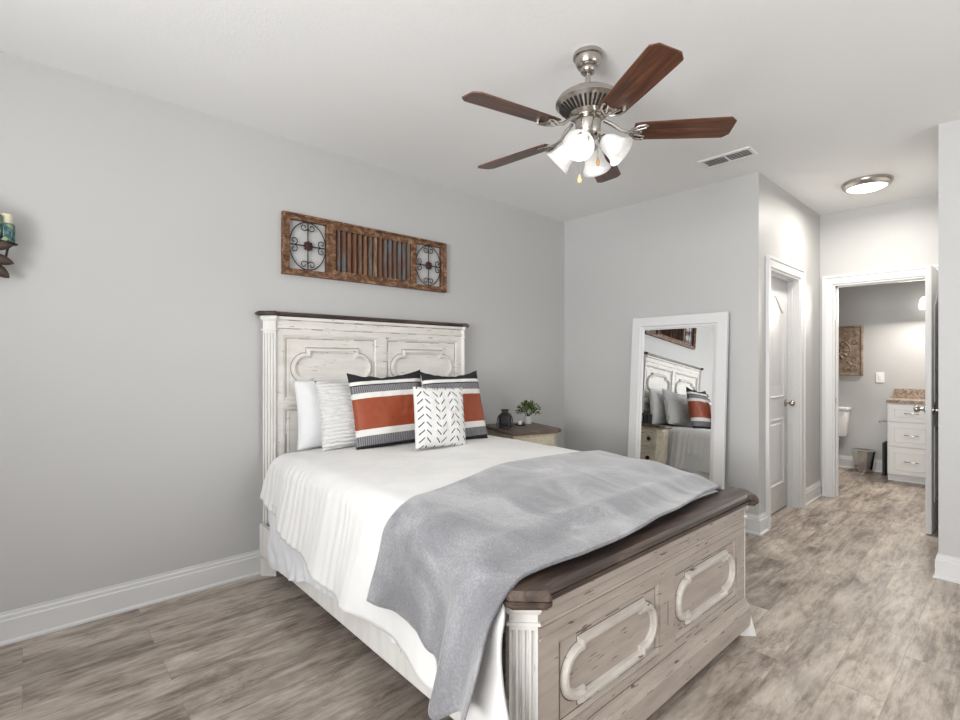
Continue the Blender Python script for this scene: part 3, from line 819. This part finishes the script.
# black lantern
ln = thing('lantern', 'small black lantern with a square cap standing on the nightstand', 'lantern', nsp(0.0, -0.159), R(35))
b = B(); b.box(-.05, .05, -.05, .05, 0, .012, .003); b.box(-.044, .044, -.044, .044, .012, .022, .003); b.obj('base', M['black'], ln)
b = B()
for i in (-1, 1):
    for j in (-1, 1): b.box(i*.040-.006, i*.040+.006, j*.040-.006, j*.040+.006, .022, .100)
for s in (-1, 1):
    b.box(-.04, .04, s*.040-.004, s*.040+.004, .03, .036); b.box(-.04, .04, s*.040-.004, s*.040+.004, .092, .100)
    b.box(s*.040-.004, s*.040+.004, -.04, .04, .03, .036); b.box(s*.040-.004, s*.040+.004, -.04, .04, .092, .100)
    b.box(-.004, .004, s*.040-.003, s*.040+.003, .03, .1); b.box(s*.040-.003, s*.040+.003, -.004, .004, .03, .1)
b.obj('cage', M['black'], ln)
b = B(); b.box(-.030, .030, -.030, .030, .0225, .098, .004); b.obj('candle_glass', plain('smoked_lantern_glass', (.02, .02, .022), .35), ln)
b = B(); b.prism([(-.048, -.048), (.048, -.048), (.048, .048), (-.048, .048)], .100, .122, poly2=[(-.026, -.026), (.026, -.026), (.026, .026), (-.026, .026)])
b.box(-.022, .022, -.022, .022, .122, .136); b.box(-.030, .030, -.030, .030, .136, .148, .004); b.obj('roof', M['black'], ln)
for s in (-1, 1):
    b = B(); b.tube([(s*.044, 0, .104), (s*.060, 0, .080), (s*.066, 0, .03), (s*.066, s*.01, .004)], .0035); b.obj('strap', M['black'], ln, True)
tr = thing('tray', 'flat black tray lying on the nightstand between the lantern and the plant', 'tray', nsp(-0.062, 0.015), nsr)
b = B(); b.box(-.035, .035, -.03, .03, 0, .006, .002); b.sweep([(-.035, -.03), (-.035, .03), (.035, .03), (.035, -.03)], [(0, .004), (0, .012), (.004, .012), (.004, .004)], lambda a, c, h: (a, c, h)); b.obj('tray_rim', M['black'], tr)
v = nsp(-0.062, 0.015)
b = B(); b.lathe([(.014, 0), (.016, .004), (.016, .03), (.013, .032), (.012, .01), (.001, .009)], 16)
o = b.obj('votive_cup', M['porcelain'], None, True); o.location = (v[0], v[1], NZ+.006)
tag(o, 'tiny white votive cup between the lantern and the potted plant', 'cup')
pl = thing('potted_plant', 'small leafy green plant in a white pot on the nightstand', 'plant', nsp(-0.152, 0.144), 0)
b = B(); b.lathe([(.028, 0), (.030, .003), (.036, .062), (.038, .066), (.034, .066), (.032, .05), (.001, .05)], 24); b.obj('pot', M['pot'], pl, True)
b = B()
for k in range(16):
    a = random.uniform(0, 2*PI); r = random.uniform(.01, .075)
    b.tube([(0.4*r*.2*math.cos(a), .08*r*math.sin(a), .05), (.5*r*math.cos(a), .5*r*math.sin(a), .09), (r*math.cos(a), r*math.sin(a), .105+random.uniform(0, .06))], .0012, 5)
b.obj('stems', plain('green_stem', srgb(70, 90, 44), .6), pl)
b = B()
for k in range(400):
    a = random.uniform(0, 2*PI); el = random.uniform(-.25, 1.35); r = .090*random.uniform(.35, 1.0)
    c = Vector((r*math.cos(el)*math.cos(a)*1.12, r*math.cos(el)*math.sin(a)*1.12, .105+r*math.sin(el)*.95))
    t = bmesh.new(); l_ = random.uniform(.020, .030); ww = l_*.58
    vs = [t.verts.new(p) for p in ((0, 0, 0), (l_*.45, ww/2, .003), (l_, 0, 0), (l_*.45, -ww/2, .003))]
    t.faces.new(vs)
    b.add(t, Matrix.Translation(c) @ Matrix.Rotation(a+random.uniform(-.7, .7), 4, 'Z') @ Matrix.Rotation(-el*.8+random.uniform(-.6, .6), 4, 'Y') @ Matrix.Rotation(random.uniform(-.9, .9), 4, 'X'))
b.obj('foliage', M['leaf'], pl)

# ------------------------------------------------------------------ floor mirror leaning on the back wall
lean = R(3.9)
MW, MH = .825, 1.695
mi = thing('floor_mirror', 'tall white framed mirror leaning on the back wall behind the bed foot', 'mirror', (-1.975, 3.958, .003))
mi.rotation_euler = (-lean, 0, R(-.45))
fm = lambda a, z, h: (a, -h, z)
b = B(); b.sweep([(-MW/2, 0), (-MW/2, MH), (MW/2, MH), (MW/2, 0)], [(0, 0), (0, .030), (.004, .034), (.078, .034), (.082, .030), (.086, .022), (.100, .020), (.106, .012), (.112, .010), (.112, 0)], fm)
b.obj('frame', M['trim'], mi)
b = B(); b.box(-MW/2+.09, MW/2-.09, -.010, -.004, .09, MH-.09); b.obj('mirror_glass', M['mirror'], mi)
b = B(); b.box(-MW/2+.02, MW/2-.02, -.004, 0, .02, MH-.02); b.obj('backing', M['vent_dark'], mi)

# ------------------------------------------------------------------ wall art over the bed
wa = thing('wall_decor', 'long rustic brown wood wall decor of louvres and iron scrolls above the headboard', 'wall decor', (XL+.002, 1.870, 1.865))
WY0, WY1, WZ = 1.201-1.859, 2.517-1.859, .395
fw = lambda a, z, h: (h, a, z)
ops = [(1.246-1.859, 1.494-1.859, .040, .355), (1.560-1.859, 2.175-1.859, .058, .337), (2.228-1.859, 2.470-1.859, .040, .355)]
b = B(); frame(b, 0, .028, ops, WY0, WY1, 0, WZ)
b.sweep([(WY0, 0), (WY0, WZ), (WY1, WZ), (WY1, 0)], [(0, .027), (0, .036), (.012, .036), (.016, .027)], fw)
for a, c, d, e in ops: b.sweep([(a, d), (a, e), (c, e), (c, d)], [(-.010, .027), (-.010, .034), (-.002, .032), (0, .027)], fw)
b.obj('frame', M['rustic'], wa)
b = B(); a0, a1 = ops[1][:2]; n = 15
for i in range(n):
    yc = a0+(a1-a0)*(i+.5)/n
    b.box(-.018, .018, -.004, .004, .056, .339, .0015, Matrix.Translation((.016, yc, 0)) @ Matrix.Rotation(R(38), 4, 'Z') )
b.obj('louvre_slats', M['slats'], wa)
b = B(); b.box(.001, .003, a0-.005, a1+.005, .05, .345); b.obj('louvre_backing', plain('dark_wood_backing', srgb(64, 42, 30), .8), wa)
for k in (0, 2):
    a, c, d, e = ops[k]; cy, cz_ = (a+c)/2, (d+e)/2; hw, hh = (c-a)/2, (e-d)/2
    b = B(); X = .016
    b.tube([(X, cy+hw*.985*math.cos(2*PI*i/48), cz_+hh*.985*math.sin(2*PI*i/48)) for i in range(48)], .0035, 6, True)
    b.tube([(X, cy, d), (X, cy, e)], .004, 6); b.tube([(X, a, cz_), (X, c, cz_)], .004, 6)
    b.tube([(X, a, d), (X, a, e), ], .002, 6); b.tube([(X, c, d), (X, c, e)], .002, 6)
    def scroll(py, pz, ang, mirr):
        pts = []
        for i in range(26):
            t = i/25; th = t*2.1*PI; r = .026*(1-.72*t)
            lx_, ly_ = -.026+.0+r*math.cos(th)*1.0, r*math.sin(th)
            lx_ = .0+(.026-r*math.cos(th)) ; ly_ = r*math.sin(th)
            px, pz2 = (ly_+.004)*1.0, lx_*mirr
            yy = px*math.cos(ang)-pz2*math.sin(ang); zz = px*math.sin(ang)+pz2*math.cos(ang)
            pts.append((X, py+yy, pz+zz))
        b.tube(pts, .003, 6)
    for ang, py, pz in ((0, cy-hw*.78, cz_), (PI, cy+hw*.78, cz_), (PI/2, cy, cz_-hh*.80), (-PI/2, cy, cz_+hh*.80)):
        scroll(py, pz, ang, 1); scroll(py, pz, ang, -1)
    sc = b.obj('iron_scrollwork', M['dark_metal'], wa, True)
    b = B()
    b.lathe([(.012, .0), (.024, .004), (.026, .010), (.016, .014), (.006, .017), (.001, .017)], 20, Matrix.Translation((X-.002, cy, cz_)) @ Matrix.Rotation(R(90), 4, 'Y'))
    for i in range(8):
        t = 2*PI*i/8; b.lathe([(.001, 0), (.010, .002), (.010, .008), (.001, .012)], 8, Matrix.Translation((X-.001, cy+.024*math.cos(t), cz_+.024*math.sin(t))) @ Matrix.Rotation(R(90), 4, 'Y'))
    b.obj('rosette', M['rosette'], sc, True)

# ------------------------------------------------------------------ candle sconce cut by the left edge
sc = thing('candle_sconce', 'dark metal leaf wall sconce with teal mosaic candle cups at the left edge', 'sconce', (XL+.002, -.152, 1.70))
b = B(); b.lathe([(.035, 0), (.04, .006), (.03, .014), (.001, .016)], 20, Matrix.Translation((0, 0, .06)) @ Matrix.Rotation(R(90), 4, 'Y')); b.obj('wall_plate', M['bronze'], sc, True)
b = B()
for (dx, dy, z) in ((.09, .055, .155), (.11, -.03, .175), (.07, .105, .135)):
    b.tube([(.012, 0, .06), (dx*.5, dy*.4, .03), (dx*.9, dy*.9, .07), (dx, dy, z)], .005, 8)
    b.lathe([(.001, 0), (.030, .004), (.033, .010), (.028, .008), (.001, .006)], 20, Matrix.Translation((dx, dy, z)))
pts = [(.03+.04*t, .05+.045*math.cos(5*t)*(1-t*.5), .02+.03*math.sin(5*t)*(1-.5*t)-.01*t) for t in [i/16 for i in range(17)]]
b.tube(pts, [.006*(1-.5*i/16) for i in range(17)], 8)
b.obj('branch_arms', M['dark_metal'], sc, True)
for (y, z, ln_, ang, xx) in ((.055, .120, .095, 8, .09), (.045, .080, .11, -14, .08), (.02, .10, .09, 150, .09), (.06, .055, .10, -40, .05), (-.02, .08, .09, 200, .07)):
    b = B(); t = bmesh.new(); n = 8; rr = []
    for i in range(n+1):
        u = i/n; wd = .024*math.sin(PI*min(1, u*.92+.06))**.8*(1 if i < n else 0)+.0005
        rr.append([t.verts.new((xx+.012*math.sin(u*PI), u*ln_, wd)), t.verts.new((xx+.006+.012*math.sin(u*PI), u*ln_, 0)), t.verts.new((xx+.012*math.sin(u*PI), u*ln_, -wd))])
    for i in range(n):
        for k in (0, 1): t.faces.new((rr[i][k], rr[i+1][k], rr[i+1][k+1], rr[i][k+1]))
    b.add(t, Matrix.Translation((0, y-.03, z)) @ Matrix.Rotation(R(ang), 4, 'X'))
    o = b.obj('leaf', M['bronze'], sc, True); md = o.modifiers.new('thickness', 'SOLIDIFY'); md.thickness = .003
for (dx, dy, z, r_, h_, ch) in ((.09, .055, .166, .031, .095, .125), (.11, -.03, .186, .033, .10, .13), (.07, .098, .146, .030, .085, .105)):
    b = B(); b.lathe([(r_*.85, 0), (r_, .006), (r_, h_), (r_*.9, h_), (r_*.9, .008), (.001, .007)], 24, Matrix.Translation((dx, dy, z))); b.obj('mosaic_cup', M['mosaic'], sc, True)
for (dx, dy, z, r_, ch, lab) in ((.09, .055, .174, .021, .118, 'cream candle in the front teal mosaic cup of the sconce'), (.11, -.03, .194, .024, .12, 'cream candle in the hidden rear teal cup, beyond the left edge'), (.07, .098, .154, .021, .122, 'pale candle in the smaller right teal mosaic cup of the sconce')):
    b = B(); b.lathe([(r_, 0), (r_, ch-.003), (r_*.85, ch), (.001, ch-.004)], 20)
    o = b.obj('candle', M['wax'], None, True); o.location = (XL+.002+dx, -.152+dy, 1.70+z)
    tag(o, lab, 'candle', 'candles of the wall sconce')
    b = B(); b.cyl((0, 0, ch-.005), (0, 0, ch+.008), .001, 6); b.obj('wick', M['black'], o)

# ------------------------------------------------------------------ ceiling fan
FANX, FANY = -1.377, 1.944
fan = thing('ceiling_fan', 'five blade ceiling fan in brushed nickel and walnut with four frosted glass shades', 'ceiling fan', (FANX, FANY, H))
b = B(); b.lathe([(.001, 0), (.066, 0), (.069, -.008), (.069, -.020), (.060, -.024), (.057, -.048), (.050, -.062), (.036, -.070), (.036, -.082), (.028, -.092), (.016, -.096), (.001, -.096)], 32); b.obj('canopy', M['nickel'], fan, True)
b = B(); b.cyl((0, 0, -.20), (0, 0, -.08), .0125); b.lathe([(.03, -.165), (.022, -.150), (.014, -.145)], 20); b.obj('downrod', M['nickel'], fan, True)
b = B(); b.lathe([(.001, -.170), (.03, -.170), (.070, -.177), (.110, -.190), (.138, -.208), (.150, -.226), (.150, -.236), (.142, -.242), (.076, -.292), (.070, -.304), (.001, -.304)], 40)
mh = b.obj('motor_housing', M['nickel'], fan, True)
b = B()
for i in range(36):
    a = 2*PI*i/36
    b.box(-.026, .028, -.0048, .0048, -.003, .003, 0, Matrix.Rotation(a, 4, 'Z') @ Matrix.Translation((.110, 0, -.2668)) @ Matrix.Rotation(R(-37), 4, 'Y'))
b.obj('vent_slots', M['dark_metal'], mh)
b = B(); b.lathe([(.001, -.299), (.052, -.299), (.052, -.312), (.058, -.318), (.058, -.375), (.050, -.388), (.030, -.395), (.026, -.43), (.018, -.442), (.008, -.446), (.008, -.458), (.001, -.462)], 28)
kit = b.obj('light_kit', M['nickel'], fan, True)
ZB = -.368
for i in range(5):
    a = R(-29.6+72*i)
    t = bmesh.new()
    prof = [(.205, .052), (.24, .058), (.40, .064), (.59, .069), (.622, .069), (.648, .044)]
    pts = [(x, y) for x, y in prof]+[(x, -y) for x, y in prof[::-1]]
    b = B(); b.prism(pts, -.003, .003)
    bl = b.obj('blade', M['walnut'], fan)
    bl.matrix_local = Matrix.Rotation(a, 4, 'Z') @ Matrix.Translation((0, 0, ZB)) @ Matrix.Rotation(R(-12), 4, 'X')
    b = B()
    b.tube([(.075, 0, .062), (.11, 0, .040), (.15, 0, .006), (.19, 0, -.007), (.225, 0, -.007)], [.009, .009, .008, .008, .006], 8)
    for s in (-1, 1):
        b.tube([(.185, 0, -.007), (.200, s*.022, -.008), (.222, s*.044, -.008), (.250, s*.050, -.008), (.262, s*.042, -.008)], .006, 8)
        b.tube([(.205, s*.012, -.008), (.232, s*.020, -.008), (.258, s*.030, -.008)], .0045, 8)
    b.box(.19, .245, -.026, .026, -.008, -.0032, .002)
    b.lathe([(.006, 0), (.006, .003), (.001, .005)], 10, Matrix.Translation((.24, 0, -.007)) @ Matrix.Rotation(PI, 4, 'X'))
    b.obj('blade_iron', M['nickel'], bl, True)
shade_prof = [(.020, 0), (.028, -.005), (.039, -.022), (.046, -.046), (.050, -.072), (.058, -.095), (.070, -.112)]
for i in range(4):
    a = R(20+90*i)
    b = B()
    full = shade_prof+[(r-.003, z+.001) for r, z in shade_prof[::-1]]
    b.lathe(full, 32, None, cap=False)
    sh = b.obj('lamp_shade', M['frost'], kit, True, 180)
    SM = Matrix.Rotation(a, 4, 'Z') @ Matrix.Translation((.070, 0, -.412)) @ Matrix.Rotation(R(-48), 4, 'Y')
    sh.matrix_local = SM
    b = B(); b.lathe([(.001, -.012), (.014, -.014), (.016, -.034), (.029, -.058), (.031, -.072), (.024, -.088), (.001, -.096)], 20, SM)
    b.obj('bulb', M['bulb'], kit, True)
    b = B(); b.lathe([(.001, .012), (.020, .010), (.026, 0), (.024, -.012), (.012, -.014), (.001, -.014)], 20, SM)
    b.obj('shade_holder', M['nickel'], kit, True); b = B()
    b.tube([(.030*math.cos(a), .030*math.sin(a), -.380), (.05*math.cos(a), .05*math.sin(a), -.388), (.070*math.cos(a), .070*math.sin(a), -.412)], .008, 8)
    b.obj('shade_arm', M['nickel'], kit, True)
    # the lamp's light leaves through the open, downward mouth of its shade
    lt = bpy.data.lights.new('bulb_light', 'SPOT'); lt.energy = FAN_W; lt.shadow_soft_size = .06; lt.color = (1, .965, .91)
    lt.spot_size = R(172); lt.spot_blend = .35
    lo = bpy.data.objects.new('bulb_light', lt); C.objects.link(lo)
    lo.parent = fan; v = SM @ Vector((0, 0, -.135)); lo.location = (v.x, v.y, v.z-.02)
for (x, y, zb) in ((-.012, -.05, -.60), (.062, -.012, -.53)):
    b = B(); b.cyl((x, y, zb+.03), (x, y, -.36), .0014, 6)
    for k in range(int((-.36-zb-.03)/.008)): b.lathe([(.0005, -.002), (.0022, 0), (.0005, .002)], 6, Matrix.Translation((x, y, zb+.03+.008*k)))
    pc = b.obj('pull_chain', M['chrome'], kit)
    b = B(); b.lathe([(.001, -.012), (.006, -.010), (.009, 0), (.008, .010), (.003, .026), (.001, .032)], 14, Matrix.Translation((x, y, zb))); b.obj('wooden_fob', M['fob'], pc, True)

# ------------------------------------------------------------------ ceiling vent and hall light
ve = thing('ceiling_vent', 'white rectangular ceiling air vent with two louvred halves near the fan', 'vent', (-1.415, 3.652, H))
b = B(); b.sweep([(-.175, -.088), (-.175, .088), (.175, .088), (.175, -.088)], [(0, 0), (.004, -.008), (.022, -.010), (.026, -.004), (.026, 0)], lambda a, c, h: (a, c, h)); b.box(-.006, .006, -.066, .066, -.009, 0); b.obj('frame', M['white'], ve)
b = B()
for i in range(5):
    for s in (-1, 1): b.box(-.070, .070, -.0105, .0105, -.0006, .0006, 0, Matrix.Translation((s*.078, -.052+.026*i, -.006)) @ Matrix.Rotation(R(28), 4, 'X'))
b.obj('louvres', M['white'], ve)
b = B(); b.box(-.15, .15, -.065, .065, -.0015, 0); b.obj('duct', M['vent_dark'], ve)

HLX, HLY = -.855, 4.96
hl = thing('ceiling_light', 'round flush ceiling light with a nickel rim and lit white lens in the hall', 'ceiling light', (HLX, HLY, H))
b = B(); b.lathe([(.165, 0), (.168, -.010), (.160, -.030), (.146, -.046), (.134, -.050), (.130, -.044), (.130, 0)], 48, cap=False); b.obj('rim', M['nickel'], hl, True)
b = B(); b.lathe([(.132, -.040), (.128, -.050), (.10, -.062), (.05, -.069), (.001, -.071)], 48, cap=False); b.obj('lens', M['lens'], hl, True)
lt = bpy.data.lights.new('hall_lamp', 'AREA'); lt.shape = 'DISK'; lt.size = .24; lt.energy = HALL_W; lt.color = (1, .95, .87)
lo = bpy.data.objects.new('hall_lamp', lt); C.objects.link(lo); lo.location = (HLX, HLY, H-.078)

# ------------------------------------------------------------------ bathroom
# vanity
VX0, VX1, VY0 = -1.03, -.10, 7.02
va = thing('vanity', 'white bathroom vanity cabinet with three shaker drawers seen through the doorway', 'cabinet', ((VX0+VX1)/2, (VY0+YBB)/2, 0))
hx, hy = (VX1-VX0)/2, (YBB-VY0)/2
b = B(); b.box(-hx, hx, -hy+.02, hy-.001, .07, .855, .002); b.box(-hx+.0, hx, -hy+.055, hy-.001, 0, .07); b.obj('body', M['white'], va)
def drawer_front(x0, x1, z0_, z1_):
    b = B(); b.box(x0, x1, -hy+.002, -hy+.02, z0_, z1_, .002)
    if z1_-z0_ > .16:
        b.sweep([(x0+.045, z0_+.045), (x0+.045, z1_-.045), (x1-.045, z1_-.045), (x1-.045, z0_+.045)], [(0, -.001), (.002, .005), (.008, .006), (.012, -.001)], lambda a, z, h: (a, -hy+.002-h, z))
    d = b.obj('drawer', M['white'], va)
    b = B(); c = (x0+x1)/2; zc = (z0_+z1_)/2
    b.tube([(c-.055, -hy+.002, zc), (c-.055, -hy-.02, zc), (c-.045, -hy-.025, zc), (c+.045, -hy-.025, zc), (c+.055, -hy-.02, zc), (c+.055, -hy+.002, zc)], .005, 8)
    b.obj('pull', M['chrome'], d, True)
for z0_, z1_ in ((.08, .375), (.385, .645), (.655, .842)):
    drawer_front(-hx+.012, -hx+.40, z0_, z1_)
for x0, x1 in ((-hx+.41, hx-.012),):
    b = B(); b.box(x0, x1, -hy+.002, -hy+.02, .08, .842, .002); b.obj('cabinet_door', M['white'], va)
b = B(); b.box(VX0-.006, VX1+.02, VY0-.02, YBB-.001, .856, .892, .004); b.box(VX0-.004, VX1+.02, YBB-.025, YBB-.001, .892, .995, .003)
tag(b.obj('countertop', M['granite']), 'brown granite countertop with a low backsplash on the bathroom vanity', 'countertop')
# toilet paper holder on the vanity side
tp = thing('toilet_paper_holder', 'chrome toilet paper holder fixed to the left side of the vanity', 'holder', (VX0+.003, 7.12, .64))
b = B(); b.lathe([(.022, 0), (.022, .006), (.008, .010), (.008, .05)], 16, Matrix.Rotation(R(-90), 4, 'Y')); b.tube([(-.05, 0, 0), (-.058, -.008, 0), (-.062, -.12, 0)], .007, 8); b.lathe([(.001, 0), (.012, .004), (.012, .012), (.001, .016)], 12, Matrix.Translation((-.062, -.11, 0)) @ Matrix.Rotation(R(90), 4, 'X')); b.obj('arm', M['chrome'], tp, True)
# black item beside the vanity
sc_ = thing('bathroom_scale', 'flat black slab standing upright on the floor left of the vanity', 'scale', (-1.098, 7.36, 0))
b = B(); b.box(-.012, .012, -.09, .09, .0, .38, .006); b.obj('panel', M['black'], sc_)
# trash can
tc_ = thing('trash_can', 'small tapered chrome trash can on the bathroom floor', 'trash can', (-1.29, 7.345, 0))
def octa(r): return [(r*math.cos(R(22.5+45*i)), r*math.sin(R(22.5+45*i))) for i in range(8)]
b = B(); b.prism(octa(.085), 0, .255, poly2=octa(.122)); b.obj('body', M['chrome'], tc_)
b = B(); b.lathe([(.118, .253), (.127, .255), (.127, .262), (.115, .262), (.110, .2555)], 8, Matrix.Rotation(R(22.5), 4, 'Z'), cap=False); b.obj('rim', M['chrome'], tc_)
# toilet
to = thing('toilet', 'white toilet with its tank against the bathroom back wall, half hidden by the door frame', 'toilet', (-1.675, 7.27, 0))
b = B(); b.prism([(-.20, -.085), (.20, -.085), (.205, .09), (-.205, .09)], .40, .72, lambda a, c, h: (a, c+.12, h), [(-.225, -.10), (.225, -.10), (.225, .10), (-.225, .10)], bev=.015); b.obj('tank', M['porcelain'], to, True)
b = B(); b.box(-.24, .24, .005, .225, .72, .755, .012); b.obj('tank_lid', M['porcelain'], to, True)
b = B(); b.lathe([(.12, 0), (.115, .03), (.095, .12), (.12, .22), (.18, .34), (.19, .38), (.15, .385), (.12, .30), (.001, .24)], 32, Matrix.Translation((0, -.22, 0)) @ Matrix.Diagonal((1, 1.28, 1, 1))); b.box(-.11, .11, -.10, .19, 0, .40, .03); b.obj('bowl', M['porcelain'], to, True)
b = B(); b.lathe([(.001, .388), (.19, .388), (.197, .396), (.192, .408), (.10, .414), (.001, .415)], 32, Matrix.Translation((0, -.22, 0)) @ Matrix.Diagonal((1, 1.28, 1, 1))); b.obj('seat_lid', M['porcelain'], to, True)
b = B(); b.tube([(-.17, .014, .66), (-.17, -.005, .66), (-.10, -.012, .655)], .007, 8); b.obj('flush_lever', M['chrome'], to, True)
# light switch
ls = thing('light_switch', 'white light switch plate on the grey bathroom wall', 'switch', (-1.165, YBB-.001, 1.12))
b = B(); b.box(-.04, .04, -.006, 0, -.06, .06, .003); b.obj('plate', M['plastic'], ls)
b = B(); b.box(-.012, .012, -.010, -.005, -.026, .026, .002); b.obj('rocker', M['plastic'], ls)
# pressed metal art
AW = .52; AH = .61
ar = thing('metal_wall_panel', 'square brown pressed metal art panel with a scrolled flower on the bathroom wall', 'wall art', (-1.585, YBB-.002, 1.135))
fa = lambda a, z, h: (a, -h, z)
b = B(); b.box(-AW/2, AW/2, -.012, 0, 0, AH, .002)
b.sweep([(-AW/2, 0), (-AW/2, AH), (AW/2, AH), (AW/2, 0)], [(0, .010), (.002, .022), (.016, .024), (.022, .014), (.03, .012), (.03, .010)], fa); b.obj('panel', M['artmetal'], ar)
b = B(); cz2 = AH/2
for i in range(12):
    t = 2*PI*i/12
    b.lathe([(.001, -.03), (.011, -.018), (.014, .005), (.009, .026), (.001, .034)], 10, Matrix.Translation((.088*math.cos(t), -.013, cz2+.088*math.sin(t))) @ Matrix.Rotation(PI/2-t, 4, 'Y'))
    b.lathe([(.001, -.018), (.008, -.008), (.008, .006), (.001, .018)], 8, Matrix.Translation((.040*math.cos(t), -.015, cz2+.040*math.sin(t))) @ Matrix.Rotation(PI/2-t, 4, 'Y'))
b.tube([(.135*math.cos(2*PI*i/40), -.013, cz2+.135*math.sin(2*PI*i/40)) for i in range(40)], .006, 6, True)
b.lathe([(.022, 0), (.018, .012), (.001, .018)], 16, Matrix.Translation((0, -.012, cz2)) @ Matrix.Rotation(R(90), 4, 'X'))
for sx_ in (-1, 1):
    for sz_ in (-1, 1):
        for (cx, cz3, r0, k) in ((.17, .20, .045, 1), (.10, .22, .03, -1), (.185, .11, .032, -1)):
            pts = []
            for i in range(22):
                t = i/21; r = r0*(1-.75*t); th = k*t*3.4*PI
                pts.append((sx_*(cx+r*math.cos(th)), -.014, cz2+sz_*(cz3+r*math.sin(th))))
            b.tube(pts, .0065, 6)
        b.lathe([(.001, -.04), (.012, -.015), (.012, .01), (.001, .04)], 8, Matrix.Translation((sx_*.125, -.013, cz2+sz_*.15)) @ Matrix.Rotation(R(sx_*sz_*40), 4, 'Y'))
b.obj('relief', M['artmetal'], ar, True)
# vanity light
vl = thing('vanity_light', 'lit white glass light on the bathroom wall beside the open door', 'wall light', (-.745, YBB-.002, 1.97))
b = B(); b.box(.0, .45, -.02, 0, -.03, .05, .004); b.obj('back_plate', M['nickel'], vl)
for x in (0, .22, .42):
    b = B(); b.cyl((x, -.02, .02), (x, -.10, .02), .010); b.obj('arm', M['nickel'], vl)
    b = B(); b.lathe([(.001, .06), (.035, .055), (.055, .02), (.06, -.03), (.058, -.08), (.001, -.082)], 24, Matrix.Translation((x, -.11, 0))); b.obj('glass_shade', emit('lit_opal_glass', (1, .97, .92), 3.0) if x == 0 else bpy.data.materials['lit_opal_glass'], vl, True)
lt = bpy.data.lights.new('bath_lamp', 'AREA'); lt.shape = 'RECTANGLE'; lt.size = .5; lt.size_y = .2; lt.energy = BATH_W; lt.color = (1, .94, .86)
lo = bpy.data.objects.new('bath_lamp', lt); C.objects.link(lo); lo.location = (-.7, 7.2, 1.98); lo.rotation_euler = (R(-35), 0, 0)
